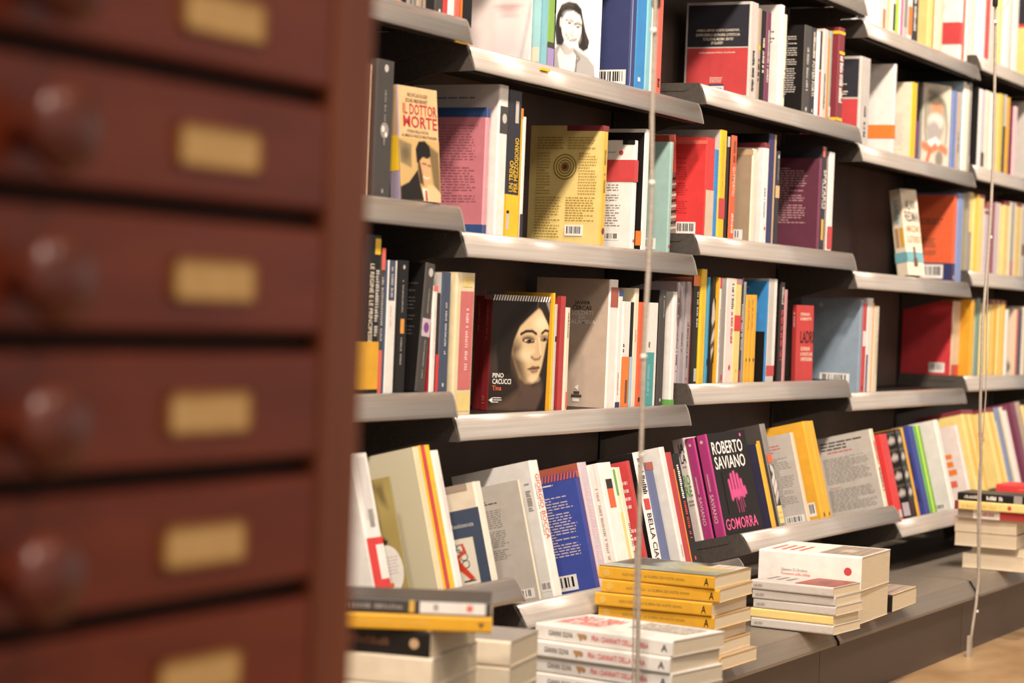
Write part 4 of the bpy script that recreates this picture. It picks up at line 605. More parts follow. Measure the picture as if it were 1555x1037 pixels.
('book', 'black spine with yellow foot and yellow lettering, middle shelf, central bay', 'book', 'books on the middle shelf in the central bay', (3.4926, 0.004, 0.8925), (0, 0, 0), 0.0498, 0.2524, 0.13, 'slate', 'slate', 'slate', 'page', [('R', 'S', 0, 0, 1, 0.29, 'yellow'), ('R', 'B', 0.7, 0, 1, 0.29, 'yellow'), ('T', 'S', 'UN TRENO', 0.2, 0.31, 0.52, 0.52, 'yellow', 90), ('T', 'S', 'PER MEZZOGIORNO', 0.55, 0.31, 0.85, 0.68, 'yellow', 90), ('R', 'S', 0.5, 0.78, 0.75, 0.93, 'lgrey'), ('R', 'S', 0.1, 0.05, 0.3, 0.16, 'lgrey'), ('R', 'S', 0.1, 0.16, 0.3, 0.18, 'black')]),
('book', 'thin golden spine with orange top, middle shelf, central bay', 'book', 'books on the middle shelf in the central bay', (3.5428, 0.004, 0.8925), (0, 0, 0), 0.005, 0.2244, 0.14, 'gold', 'gold', 'gold', 'page', [('R', 'S', 0, 0.92, 1, 1, 'orange')]),
('book', 'thin white spine with slate foot, middle shelf, central bay', 'book', 'books on the middle shelf in the central bay', (3.5499, 0.004, 0.8925), (0, 0, 0), 0.0114, 0.2108, 0.14, 'white', 'white', 'white', 'page', [('R', 'S', 0, 0, 1, 0.2, 'slate')]),
('book', 'yellow back cover with concentric rings, middle shelf, central bay', 'book', 'books on the middle shelf in the central bay', (3.8792, 0.004, 0.8925), (0, 0, 0), 0.0219, 0.2249, 0.152, 'ochre', 'mustard', 'mustard', 'page', [('R', 'B', 0.5, 0.955, 1, 1, 'maroon'), ('R', 'S', 0, 0.955, 1, 1, 'maroon'), ('O', 'B', 0.49, 0.655, 0.16, 'olive'), ('O', 'B', 0.49, 0.655, 0.145, 'mustard2'), ('O', 'B', 0.49, 0.655, 0.125, 'olive'), ('O', 'B', 0.49, 0.655, 0.11, 'mustard2'), ('O', 'B', 0.49, 0.655, 0.09, 'olive'), ('O', 'B', 0.49, 0.655, 0.075, 'mustard2'), ('O', 'B', 0.49, 0.655, 0.06, 'olive'), ('O', 'B', 0.49, 0.655, 0.03, 'maroon'), ('L', 'B', 0.1, 0.8, 0.47, 0.91, 5, 'oliveL'), ('L', 'B', 0.52, 0.8, 0.9, 0.91, 5, 'oliveL'), ('L', 'B', 0.1, 0.42, 0.3, 0.78, 15, 'oliveL'), ('L', 'B', 0.68, 0.42, 0.93, 0.78, 15, 'oliveL'), ('L', 'B', 0.1, 0.06, 0.46, 0.41, 15, 'oliveL'), ('L', 'B', 0.52, 0.2, 0.93, 0.41, 10, 'oliveL'), ('C', 'B', 0.52, 0.08, 0.77, 0.17), ('V', 'S', 0.3, 0.45, 0.6, 0.8, 'olive'), ('O', 'S', 0.5, 0.13, 0.25, 'maroon')]),
('book', 'white back cover with red paper band, middle shelf, central bay', 'book', 'books on the middle shelf in the central bay', (4.0231, 0.004, 0.8925), (0, 0, 0), 0.0155, 0.2093, 0.13, 'white', 'white', 'white', 'page', [('W', 0.62, 0.82, 'redm'), ('L', 'B', 0.1, 0.18, 0.8, 0.6, 18, 'grey'), ('C', 'B', 0.5, 0.08, 0.8, 0.15), ('O', 'B', 0.78, 0.885, 0.035, 'redm'), ('L', 'B', 0.5, 0.88, 0.7, 0.9, 1, 'grey'), ('R', 'B', 0.8, 0.96, 1, 1, 'black'), ('O', 'S', 0.5, 0.08, 0.2, 'redm')]),
('book', 'black back cover with white rim and orange patch, middle shelf, central bay', 'book', 'books on the middle shelf in the central bay', (4.0719, 0.004, 0.8925), (0, 0, 0), 0.0205, 0.2355, 0.14, 'white', 'black', 'black', 'page', [('R', 'B', 0, 0.97, 1, 1, 'white'), ('R', 'B', 0.9, 0.04, 0.99, 0.16, 'orange')]),
('book', 'pale teal back cover with barcode, middle shelf, central bay', 'book', 'books on the middle shelf in the central bay', (4.1976, 0.004, 0.8925), (0, 0, 0), 0.0133, 0.221, 0.13, 'seafoam', 'seafoam', 'seafoam', 'page', [('C', 'B', 0.45, 0.03, 0.8, 0.13), ('L', 'B', 0.05, 0.4, 0.55, 0.85, 20, 'grey'), ('O', 'S', 0.5, 0.06, 0.25, 'redm')]),
('book', 'coral magazine with zebra striped edge leaning left, middle shelf, bay right of left wire', 'book', 'books on the middle shelf in the bay right of left wire', (4.3368, 0.06, 0.9345), (0, -7, 0), 0.034, 0.2036, 0.11, 'zebra', 'coral', 'coral', 'page', [('R', 'S', 0, 0.62, 1, 1, 'coral'), ('R', 'S', 0.05, 0.05, 0.95, 0.075, 'lgrey'), ('R', 'S', 0.05, 0.105, 0.95, 0.13, 'dbrown'), ('R', 'S', 0.05, 0.16, 0.95, 0.185, 'lgrey'), ('R', 'S', 0.05, 0.215, 0.95, 0.24, 'dbrown'), ('R', 'S', 0.05, 0.27, 0.95, 0.295, 'lgrey'), ('R', 'S', 0.05, 0.325, 0.95, 0.35, 'dbrown'), ('R', 'S', 0.05, 0.38, 0.95, 0.405, 'lgrey'), ('R', 'S', 0.05, 0.435, 0.95, 0.46, 'dbrown'), ('R', 'S', 0.05, 0.49, 0.95, 0.515, 'lgrey'), ('R', 'S', 0.05, 0.545, 0.95, 0.57, 'dbrown')]),
('book', 'scarlet back cover with half beige spine, middle shelf, bay right of left wire', 'book', 'books on the middle shelf in the bay right of left wire', (4.3836, 0.004, 0.9345), (0, 0, 0), 0.043, 0.2036, 0.13, 'red', 'red', 'red', 'page', [('R', 'S', 0, 0, 1, 0.47, 'beige'), ('R', 'B', 0.02, 0.93, 1, 0.97, 'redl'), ('L', 'B', 0.1, 0.2, 0.7, 0.8, 26, 'crimson'), ('C', 'B', 0.5, 0.02, 0.85, 0.14), ('L', 'B', 0.25, 0.82, 0.7, 0.84, 1, 'redl')]),
('book', 'slim bright blue spine, middle shelf, bay right of left wire', 'book', 'books on the middle shelf in the bay right of left wire', (4.4307, 0.004, 0.9345), (0, 0, 0), 0.0181, 0.1822, 0.14, 'blue', 'blue', 'blue', 'page', []),
('book', 'tall grey book with yellow spine and crimson band, middle shelf, bay right of left wire', 'book', 'books on the middle shelf in the bay right of left wire', (4.4569, 0.004, 0.9345), (0, 0, 0), 0.0331, 0.2255, 0.17, 'yellow', 'lgrey', 'lgrey', 'page', [('R', 'S', 0, 0.18, 1, 0.37, 'redm'), ('V', 'S', 0.4, 0.4, 0.6, 0.9, 'ochre')]),
('book', 'thin black spine right of the yellow one, middle shelf, bay right of left wire', 'book', 'books on the middle shelf in the bay right of left wire', (4.4923, 0.004, 0.9345), (0, 0, 0), 0.0137, 0.2144, 0.14, 'dbrown', 'dbrown', 'dbrown', 'page', [('R', 'S', 0, 0.9, 1, 1, 'lgrey')]),
('book', 'black book with vermilion spine and white lettering, middle shelf, bay right of left wire', 'book', 'books on the middle shelf in the bay right of left wire', (4.5204, 0.004, 0.9345), (0, 0, 0), 0.0282, 0.2194, 0.13, 'vermil', 'black', 'black', 'page', [('T', 'S', 'GLI IMMORTALI', 0.25, 0.42, 0.75, 0.7, 'cream', -90), ('V', 'S', 0.3, 0.72, 0.7, 0.95, 'brown'), ('V', 'S', 0.3, 0.05, 0.7, 0.25, 'cream')]),
('book', 'taupe back cover with cream spine, middle shelf, bay right of left wire', 'book', 'books on the middle shelf in the bay right of left wire', (4.6429, 0.004, 0.9345), (0, 0, 0), 0.0216, 0.2008, 0.12, 'cream', 'khaki', 'khaki', 'page', [('R', 'B', 0, 0.93, 1, 0.99, 'tan'), ('C', 'B', 0.3, 0.02, 0.85, 0.13)]),
('book', 'white spine with maroon top band, middle shelf, bay right of left wire', 'book', 'books on the middle shelf in the bay right of left wire', (4.71, 0.004, 0.9345), (0, 0, 0), 0.0282, 0.2196, 0.14, 'white', 'white', 'white', 'page', [('R', 'S', 0, 0.95, 1, 1, 'maroon'), ('R', 'B', 0, 0.95, 1, 1, 'maroon'), ('V', 'S', 0.2, 0.25, 0.5, 0.55, 'grey'), ('O', 'S', 0.6, 0.15, 0.15, 'redm')]),
('book', 'dark indigo book with thin tan edge, middle shelf, bay right of left wire', 'book', 'books on the middle shelf in the bay right of left wire', (4.7396, 0.004, 0.9345), (0, 0, 0), 0.0387, 0.2419, 0.14, 'indigo', 'black', 'black', 'page', [('R', 'S', 0.72, 0, 1, 1, 'tan')]),
('book', 'black spine with small sand square, middle shelf, bay right of left wire', 'book', 'books on the middle shelf in the bay right of left wire', (4.7844, 0.004, 0.9345), (0, 0, 0), 0.0248, 0.2079, 0.14, 'slate', 'slate', 'slate', 'page', [('R', 'S', 0, 0.5, 1, 0.63, 'sand'), ('V', 'S', 0.4, 0.68, 0.6, 0.9, 'grey'), ('O', 'S', 0.5, 0.94, 0.2, 'lgrey')]),
('book', 'large aubergine back cover filled with pale print, middle shelf, bay right of left wire', 'book', 'books on the middle shelf in the bay right of left wire', (5.0708, 0.004, 0.9345), (0, 0, 0), 0.0136, 0.2128, 0.155, 'plum', 'aubergine', 'aubergine', 'page', [('L', 'B', 0.1, 0.28, 0.8, 0.9, 23, 'roseL')]),
('book', 'dark spine with white lettering and ochre foot, middle shelf, bay right of left wire', 'book', 'books on the middle shelf in the bay right of left wire', (5.0849, 0.004, 0.9345), (0, 0, 0), 0.0304, 0.2414, 0.14, 'slate', 'slate', 'slate', 'page', [('T', 'S', 'SPATARO', 0.35, 0.4, 0.95, 0.78, 'white', -90), ('R', 'S', 0.2, 0.1, 0.7, 0.3, 'ochre'), ('R', 'S', 0, 0.9, 0.5, 1, 'coral'), ('V', 'S', 0.05, 0.4, 0.3, 0.7, 'lgrey')]),
('book', 'white spine with brick red foot at row end, middle shelf, bay right of left wire', 'book', 'books on the middle shelf in the bay right of left wire', (5.1347, 0.004, 0.9345), (0, 0, 0), 0.0349, 0.2333, 0.12, 'white', 'taupe', 'taupe', 'page', [('R', 'S', 0, 0.02, 1, 0.25, 'redm')]),
('book', 'cream book with brown sketch and blue band leaning left, middle shelf, bay before right wire', 'book', 'books on the middle shelf in the bay before right wire', (5.81, 0.045, 0.8925), (0, -10, -108), 0.0381, 0.2292, 0.0707, 'cream', 'cream', 'cream', 'page', [('T', 'F', 'ALAN', 0.2, 0.76, 0.8, 0.87, 'slate', 0), ('T', 'F', 'FRIEDMAN', 0.08, 0.62, 0.95, 0.74, 'slate', 0), ('T', 'F', 'AMMAZZIAMO', 0.1, 0.5, 0.95, 0.58, 'tanD', 0), ('T', 'F', 'IL GATTOPARDO', 0.1, 0.37, 0.95, 0.46, 'tanD', 0), ('R', 'F', 0, 0.15, 1, 0.27, 'teal2'), ('R', 'S', 0, 0.15, 1, 0.27, 'teal2'), ('R', 'F', 0.38, 0.1, 0.62, 0.2, 'brown'), ('R', 'F', 0.42, 0.18, 0.55, 0.33, 'brown'), ('T', 'S', 'ALAN FRIEDMAN', 0.3, 0.6, 0.7, 0.88, 'teal2', -90), ('R', 'S', 0.2, 0.33, 0.5, 0.55, 'tanD'), ('R', 'S', 0.6, 0.33, 0.9, 0.55, 'gold')]),
('book', 'orange back cover with navy foot and barcode, middle shelf, bay before right wire', 'book', 'books on the middle shelf in the bay before right wire', (6.1667, 0.004, 0.8925), (0, 0, 0), 0.0254, 0.2376, 0.15, 'vermil', 'vermil', 'vermil', 'page', [('R', 'B', 0, 0, 1, 0.21, 'indigo'), ('R', 'S', 0, 0, 1, 0.21, 'indigo'), ('C', 'B', 0.4, 0.03, 0.83, 0.19), ('L', 'B', 0.1, 0.27, 0.7, 0.5, 8, 'brown'), ('L', 'B', 0.1, 0.65, 0.8, 0.73, 3, 'brown'), ('L', 'B', 0, 0.8, 0.4, 0.84, 1, 'yellow'), ('L', 'B', 0, 0.5, 0.4, 0.54, 1, 'yellow'), ('R', 'B', 0.05, 0.05, 0.33, 0.09, 'yellow'), ('R', 'B', 0.05, 0.11, 0.33, 0.15, 'yellow'), ('O', 'S', 0.5, 0.05, 0.2, 'yellow')]),
('book', 'periwinkle spine right of the orange cover, middle shelf, bay before right wire', 'book', 'books on the middle shelf in the bay before right wire', (6.2006, 0.004, 0.8925), (0, 0, 0), 0.0548, 0.2452, 0.12, 'bluel', 'bluel', 'bluel', 'page', []),
('book', 'thin olive spine at bay start, middle shelf, right wire bay', 'book', 'books on the middle shelf in the right wire bay', (6.3084, 0.019, 0.9255), (0, 0, 0), 0.0263, 0.2188, 0.14, 'olive2', 'olive2', 'olive2', 'page', []),
('book', 'grey spine with yellow upper half, middle shelf, right wire bay', 'book', 'books on the middle shelf in the right wire bay', (6.3351, 0.0155, 0.9255), (0, 0, 0), 0.0511, 0.2239, 0.14, 'grey', 'grey', 'grey', 'page', [('R', 'S', 0.3, 0.5, 1, 1, 'butter')]),
('book', 'first pale yellow spine right of the grey one, middle shelf, right wire bay', 'book', 'books on the middle shelf in the right wire bay', (6.3866, 0.012, 0.9255), (0, 0, 0), 0.0179, 0.2214, 0.14, 'butter', 'butter', 'butter', 'page', [('R', 'S', 0, 0.96, 1, 1, 'maroon')]),
('book', 'deeper yellow spine amid pale yellow ones, middle shelf, right wire bay', 'book', 'books on the middle shelf in the right wire bay', (6.405, 0.004, 0.9255), (0, 0, 0), 0.0053, 0.22, 0.14, 'ochre', 'ochre', 'ochre', 'page', [('R', 'S', 0, 0.96, 1, 1, 'maroon')]),
('book', 'wide yellow spine left of the lilac one, middle shelf, right wire bay', 'book', 'books on the middle shelf in the right wire bay', (6.4121, 0.004, 0.9255), (0, 0, 0), 0.0492, 0.2213, 0.14, 'butter', 'butter', 'butter', 'page', [('R', 'S', 0, 0.96, 1, 1, 'maroon')]),
('book', 'short lilac white spine with maroon top, middle shelf, right wire bay', 'book', 'books on the middle shelf in the right wire bay', (6.4705, 0.004, 0.9255), (0, 0, 0), 0.0416, 0.1845, 0.14, 'lilac', 'lilac', 'lilac', 'page', [('R', 'S', 0, 0.92, 1, 0.97, 'maroon')]),
('book', 'dusty maroon spine behind the wire, middle shelf, right wire bay', 'book', 'books on the middle shelf in the right wire bay', (6.5223, 0.004, 0.9255), (0, 0, 0), 0.0599, 0.2077, 0.14, 'maroonl', 'maroonl', 'maroonl', 'page', []),
('book', 'pale lilac spine right of the maroon one, middle shelf, right wire bay', 'book', 'books on the middle shelf in the right wire bay', (6.5842, 0.004, 0.9255), (0, 0, 0), 0.0515, 0.2089, 0.14, 'lilac', 'lilac', 'lilac', 'page', [('R', 'S', 0.6, 0, 1, 1, 'cream')]),
('book', 'yellow cover with maroon top edge, middle shelf, right wire bay', 'book', 'books on the middle shelf in the right wire bay', (6.6776, 0.004, 0.9255), (0, 0, 0), 0.0587, 0.2187, 0.12, 'butter', 'butter', 'butter', 'page', [('R', 'S', 0, 0.95, 1, 1, 'maroon'), ('R', 'B', 0, 0.95, 1, 1, 'maroon')]),
('book', 'cream spine left of the green line, middle shelf, right wire bay', 'book', 'books on the middle shelf in the right wire bay', (6.7382, 0.004, 0.9255), (0, 0, 0), 0.0297, 0.2206, 0.14, 'cream', 'cream', 'cream', 'page', []),
('book', 'thin dark green spine with red foot, middle shelf, right wire bay', 'book', 'books on the middle shelf in the right wire bay', (6.7696, 0.004, 0.9255), (0, 0, 0), 0.015, 0.2196, 0.14, 'dgreen', 'dgreen', 'dgreen', 'page', [('R', 'S', 0, 0, 1, 0.2, 'red')]),
('book', 'thin pale spine right of the green one, middle shelf, right wire bay', 'book', 'books on the middle shelf in the right wire bay', (6.7866, 0.004, 0.9255), (0, 0, 0), 0.0203, 0.221, 0.14, 'lilac', 'lilac', 'lilac', 'page', []),
('book', 'yellow spine with maroon top near frame edge, middle shelf, right wire bay', 'book', 'books on the middle shelf in the right wire bay', (6.8088, 0.004, 0.9255), (0, 0, 0), 0.0662, 0.223, 0.14, 'butter', 'butter', 'butter', 'page', [('R', 'S', 0, 0.95, 1, 1, 'maroon'), ('R', 'S', 0.48, 0, 0.54, 0.95, 'ochre')]),
('book', 'pale spine with brown patch at frame edge, middle shelf, right wire bay', 'book', 'books on the middle shelf in the right wire bay', (6.8774, 0.004, 0.9255), (0, 0, 0), 0.0556, 0.2224, 0.14, 'lgrey', 'lgrey', 'lgrey', 'page', [('R', 'S', 0.2, 0.3, 0.8, 0.45, 'brown')]),
('book', 'thick black book with yellow paper band, lower shelf, cabinet-side bay', 'book', 'books on the lower shelf in the cabinet-side bay', (3.0346, 0.004, 0.6285), (0, 0, 0), 0.0479, 0.2463, 0.12, 'black', 'black', 'black', 'page', [('T', 'S', 'LE REGINE E LE PRINCIPESSE', 0.35, 0.32, 0.6, 0.82, 'cream', -90), ('V', 'S', 0.72, 0.35, 0.92, 0.8, 'lgrey'), ('R', 'S', 0.6, 0.88, 0.95, 0.98, 'yellow'), ('W', 0.03, 0.33, 'gold'), ('R', 'S', 0.6, 0.08, 0.8, 0.14, 'brown')]),
('book', 'thin dark spine with orange red foot, lower shelf, cabinet-side bay', 'book', 'books on the lower shelf in the cabinet-side bay', (3.0849, 0.004, 0.6285), (0, 0, 0), 0.0111, 0.2274, 0.14, 'dgrey', 'dgrey', 'dgrey', 'page', [('R', 'S', 0, 0, 1, 0.3, 'coral'), ('R', 'S', 0, 0.85, 1, 1, 'coral'), ('V', 'S', 0.3, 0.35, 0.7, 0.8, 'lgrey')]),
('book', 'thin blue grey spine, lower shelf, cabinet-side bay', 'book', 'books on the lower shelf in the cabinet-side bay', (3.098, 0.004, 0.6285), (0, 0, 0), 0.0075, 0.2092, 0.14, 'slateb', 'slateb', 'slateb', 'page', []),
('book', 'white spine with navy upper block, lower shelf, cabinet-side bay', 'book', 'books on the lower shelf in the cabinet-side bay', (3.1062, 0.004, 0.6285), (0, 0, 0), 0.0292, 0.2093, 0.14, 'white', 'white', 'white', 'page', [('R', 'S', 0.1, 0.7, 0.75, 1, 'slateb'), ('V', 'S', 0.35, 0.72, 0.55, 0.95, 'lgrey'), ('V', 'S', 0.35, 0.5, 0.5, 0.66, 'pinkl')]),
('book', 'black spine with tiny orange emblem, lower shelf, cabinet-side bay', 'book', 'books on the lower shelf in the cabinet-side bay', (3.1384, 0.004, 0.6285), (0, 0, 0), 0.0334, 0.2106, 0.14, 'black', 'black', 'black', 'page', [('R', 'S', 0.35, 0.45, 0.7, 0.56, 'orangeL'), ('V', 'S', 0.4, 0.6, 0.55, 0.85, 'grey'), ('V', 'S', 0.4, 0.2, 0.55, 0.42, 'grey'), ('O', 'S', 0.5, 0.95, 0.1, 'lgrey')]),
('book', 'black book leaning right with small picture on spine, lower shelf, cabinet-side bay', 'book', 'books on the lower shelf in the cabinet-side bay', (3.2092, 0.004, 0.6313), (0, 5.6, 0), 0.0287, 0.2084, 0.13, 'dgrey', 'black', 'black', 'page', [('O', 'S', 0.5, 0.93, 0.25, 'lgrey'), ('R', 'S', 0.0, 0.43, 0.95, 0.57, 'lilac'), ('O', 'S', 0.5, 0.5, 0.3, 'purple'), ('V', 'S', 0.4, 0.6, 0.55, 0.8, 'grey'), ('V', 'S', 0.4, 0.1, 0.55, 0.4, 'grey'), ('L', 'B', 0.55, 0.4, 0.9, 0.85, 16, 'dgrey')]),
('book', 'red cover with white spine, lower shelf, cabinet-side bay', 'book', 'books on the lower shelf in the cabinet-side bay', (3.2543, 0.004, 0.6285), (0, 0, 0), 0.0143, 0.1734, 0.13, 'white', 'crimson', 'crimson', 'page', [('V', 'S', 0.4, 0.3, 0.6, 0.8, 'pinkl'), ('R', 'S', 0, 0.95, 1, 1, 'redl')]),
('book', 'thin dark spine with red lower part, lower shelf, cabinet-side bay', 'book', 'books on the lower shelf in the cabinet-side bay', (3.269, 0.004, 0.6285), (0, 0, 0), 0.0105, 0.1619, 0.14, 'dbrown', 'dbrown', 'dbrown', 'page', [('R', 'S', 0, 0, 1, 0.38, 'red')]),
('book', 'slate blue spine with pale grey cover, lower shelf, cabinet-side bay', 'book', 'books on the lower shelf in the cabinet-side bay', (3.2846, 0.004, 0.6285), (0, 0, 0), 0.0282, 0.1957, 0.13, 'slateb', 'lgrey', 'lgrey', 'page', [('V', 'S', 0.4, 0.3, 0.6, 0.75, 'lgrey'), ('O', 'S', 0.4, 0.06, 0.12, 'lgrey')]),
('book', 'thick cream spine with long rose red label, lower shelf, central bay', 'book', 'books on the lower shelf in the central bay', (3.3327, 0.004, 0.5885), (0, 0, 0), 0.0635, 0.2379, 0.14, 'creamy', 'creamy', 'creamy', 'page', [('R', 'S', 0.22, 0.18, 0.93, 0.87, 'rose2'), ('V', 'S', 0.55, 0.3, 0.7, 0.75, 'pinkl'), ('R', 'S', 0.3, 0.9, 0.85, 0.97, 'butter'), ('R', 'S', 0.2, 0.03, 0.9, 0.16, 'butter')]),
('book', 'dark red spine with striped head behind portrait cover, lower shelf, central bay', 'book', 'books on the lower shelf in the central bay', (3.6153, 0.12, 0.5885), (0, 0, -118), 0.0294, 0.2115, 0.0334, 'crimsonD', 'dbrown', 'dbrown', 'page', [('R', 'S', 0, 0.955, 1, 1, 'stripe'), ('V', 'S', 0.35, 0.65, 0.6, 0.9, 'rose2')]),
('book', 'dark portrait cover of young woman looking down, lower shelf, central bay', 'book', 'books on the lower shelf in the central bay', (3.5944, 0.092, 0.589), (0, 1.2, -119), 0.0255, 0.2049, 0.1229, 'crimsonD', 'dbrown', 'dbrown', 'page', [('P', 'F', 'downlook', 0, 0, 1, 1), ('T', 'F', 'PINO', 0.06, 0.285, 0.25, 0.325, 'white', 0), ('T', 'F', 'CACUCCI', 0.06, 0.23, 0.38, 0.275, 'white', 0), ('T', 'F', 'Tina', 0.06, 0.175, 0.22, 0.215, 'vermil', 0), ('A', 'F', 0.05, 0.09, 0.04, 'white'), ('L', 'F', 0.08, 0.065, 0.24, 0.12, 3, 'white'), ('R', 'S', 0, 0.955, 1, 1, 'stripe'), ('V', 'S', 0.35, 0.6, 0.6, 0.9, 'rose2'), ('V', 'S', 0.3, 0.05, 0.6, 0.12, 'rose2'), ('Z', 'F', 0.953, 'white', 'dbrown')]),
('book', 'bright yellow spine right of the portrait cover, lower shelf, central bay', 'book', 'books on the lower shelf in the central bay', (3.6972, 0.004, 0.5885), (0, 0, 0), 0.0062, 0.2122, 0.1, 'yellow', 'gold', 'gold', 'page', []),
('book', 'thin pale grey spine with dark dot, lower shelf, central bay', 'book', 'books on the lower shelf in the central bay', (3.7058, 0.004, 0.5885), (0, 0, 0), 0.0089, 0.1923, 0.14, 'lgrey', 'lgrey', 'lgrey', 'page', [('R', 'S', 0.2, 0.65, 0.8, 0.7, 'black')]),
('book', 'brick red cover and spine, lower shelf, central bay', 'book', 'books on the lower shelf in the central bay', (3.7268, 0.004, 0.5885), (0, 0, 0), 0.0218, 0.2073, 0.06, 'crimsonL', 'crimsonL', 'crimsonL', 'page', [('R', 'B', 0.85, 0, 1, 1, 'crimsonD')]),
('book', 'cream spine with red foot mark left of taupe cover, lower shelf, central bay', 'book', 'books on the lower shelf in the central bay', (3.7518, 0.004, 0.5885), (0, 0, 0), 0.0165, 0.1873, 0.14, 'cream', 'cream', 'cream', 'page', [('V', 'S', 0.4, 0.7, 0.6, 0.95, 'black'), ('R', 'S', 0.5, 0.02, 0.9, 0.18, 'coral')]),
('book', 'taupe grey cover beside white spine with rust block, lower shelf, central bay', 'book', 'books on the lower shelf in the central bay', (3.9361, 0.004, 0.5885), (0, 0, 0), 0.0373, 0.2438, 0.155, 'white', 'taupel', 'taupel', 'page', [('R', 'S', 0.1, 0.785, 1, 0.94, 'rust'), ('T', 'B', 'JAVIER', 0.53, 0.79, 0.74, 0.825, 'black', 0), ('T', 'B', 'CERCAS', 0.5, 0.755, 0.76, 0.788, 'black', 0), ('T', 'B', 'SOLDATI', 0.49, 0.715, 0.78, 0.75, 'white', 0), ('T', 'B', 'DI', 0.59, 0.685, 0.67, 0.71, 'white', 0), ('T', 'B', 'SALAMINA', 0.45, 0.645, 0.82, 0.68, 'white', 0), ('A', 'B', 0.6, 0.15, 0.035, 'white'), ('R', 'B', 0.56, 0.1, 0.64, 0.12, 'dgrey'), ('R', 'B', 0.53, 0.075, 0.67, 0.095, 'dgrey'), ('R', 'B', 0.55, 0.04, 0.64, 0.065, 'white')]),
('book', 'thin white spine with blue ends, lower shelf, central bay', 'book', 'books on the lower shelf in the central bay', (3.9769, 0.004, 0.5885), (0, 0, 0), 0.0197, 0.2243, 0.14, 'white', 'white', 'white', 'page', [('R', 'S', 0, 0.95, 1, 1, 'denim'), ('R', 'S', 0, 0.0, 1, 0.05, 'indigo'), ('V', 'S', 0.4, 0.1, 0.6, 0.3, 'rose2')]),
('book', 'white spine with orange lower half, lower shelf, central bay', 'book', 'books on the lower shelf in the central bay', (4.0001, 0.004, 0.5885), (0, 0, 0), 0.0352, 0.2037, 0.14, 'white', 'white', 'white', 'page', [('R', 'S', 0, 0, 1, 0.48, 'orange'), ('R', 'S', 0.55, 0.04, 0.85, 0.26, 'brown'), ('V', 'S', 0.1, 0.52, 0.3, 0.6, 'black')]),
('book', 'thin black spine with sky blue lower half, lower shelf, central bay', 'book', 'books on the lower shelf in the central bay', (4.0363, 0.004, 0.5885), (0, 0, 0), 0.0145, 0.2028, 0.14, 'black', 'black', 'black', 'page', [('R', 'S', 0, 0, 1, 0.48, 'sky')]),
('book', 'cream cover with white spine and red mark, lower shelf, central bay', 'book', 'books on the lower shelf in the central bay', (4.0513, 0.004, 0.5885), (0, 0, 0), 0.0203, 0.2301, 0.12, 'cream', 'cream', 'cream', 'page', [('V', 'S', 0.4, 0.55, 0.6, 0.65, 'coral')]),
('book', 'orange red spine left of the wire, lower shelf, central bay', 'book', 'books on the lower shelf in the central bay', (4.0757, 0.004, 0.5885), (0, 0, 0), 0.0252, 0.2038, 0.14, 'vermil', 'vermil', 'vermil', 'page', [('O', 'S', 0.5, 0.07, 0.2, 'black')]),
('book', 'white spine with teal lower half, lower shelf, central bay', 'book', 'books on the lower shelf in the central bay', (4.1136, 0.004, 0.5885), (0, 0, 0), 0.0531, 0.2039, 0.14, 'white', 'white', 'white', 'page', [('R', 'S', 0, 0, 0.75, 0.52, 'teal'), ('V', 'S', 0.2, 0.55, 0.35, 0.62, 'dgrey'), ('V', 'S', 0.2, 0.1, 0.4, 0.4, 'aqua')]),
('book', 'black book with charcoal spine, lower shelf, central bay', 'book', 'books on the lower shelf in the central bay', (4.1755, 0.004, 0.5885), (0, 0, 0), 0.0295, 0.2296, 0.13, 'dgrey', 'black', 'black', 'page', [('V', 'S', 0.5, 0.75, 0.7, 0.95, 'grey'), ('O', 'S', 0.5, 0.05, 0.12, 'lgrey')]),
('book', 'white cover with green foot, lower shelf, central bay', 'book', 'books on the lower shelf in the central bay', (4.2417, 0.004, 0.5885), (0, 0, 0), 0.0185, 0.2283, 0.1, 'white', 'white', 'white', 'page', [('R', 'B', 0, 0.0, 1, 0.05, 'green2'), ('R', 'S', 0, 0, 1, 0.05, 'green2')]),
('book', 'thin lilac spine at bay start with dark letters, lower shelf, bay right of left wire', 'book', 'books on the lower shelf in the bay right of left wire', (4.3224, 0.031, 0.6295), (0, 0, 0), 0.0144, 0.2073, 0.14, 'lilac', 'lilac', 'lilac', 'page', [('V', 'S', 0.3, 0.1, 0.7, 0.85, 'slate')]),
('book', 'mauve grey spine with faint letters, lower shelf, bay right of left wire', 'book', 'books on the lower shelf in the bay right of left wire', (4.3373, 0.0275, 0.6295), (0, 0, 0), 0.0188, 0.2093, 0.14, 'mauveg', 'mauveg', 'mauveg', 'page', [('V', 'S', 0.35, 0.3, 0.55, 0.5, 'dgrey')]),
('book', 'mauve grey spine with dark title running down, lower shelf, bay right of left wire', 'book', 'books on the lower shelf in the bay right of left wire', (4.3564, 0.024, 0.6295), (0, 0, 0), 0.0226, 0.21, 0.14, 'mauveg', 'mauveg', 'mauveg', 'page', [('T', 'S', 'LE MANI DELLA MAFIA', 0.35, 0.15, 0.65, 0.6, 'slate', -90), ('O', 'S', 0.5, 0.05, 0.12, 'redm')]),
('book', 'black spine with orange top, lower shelf, bay right of left wire', 'book', 'books on the lower shelf in the bay right of left wire', (4.3794, 0.0205, 0.6295), (0, 0, 0), 0.0357, 0.2235, 0.1635, 'black', 'rust', 'rust', 'page', [('R', 'S', 0, 0.905, 1, 1, 'orange'), ('V', 'S', 0.6, 0.5, 0.8, 0.85, 'lgrey'), ('R', 'S', 0.5, 0.02, 0.9, 0.14, 'lgrey')]),
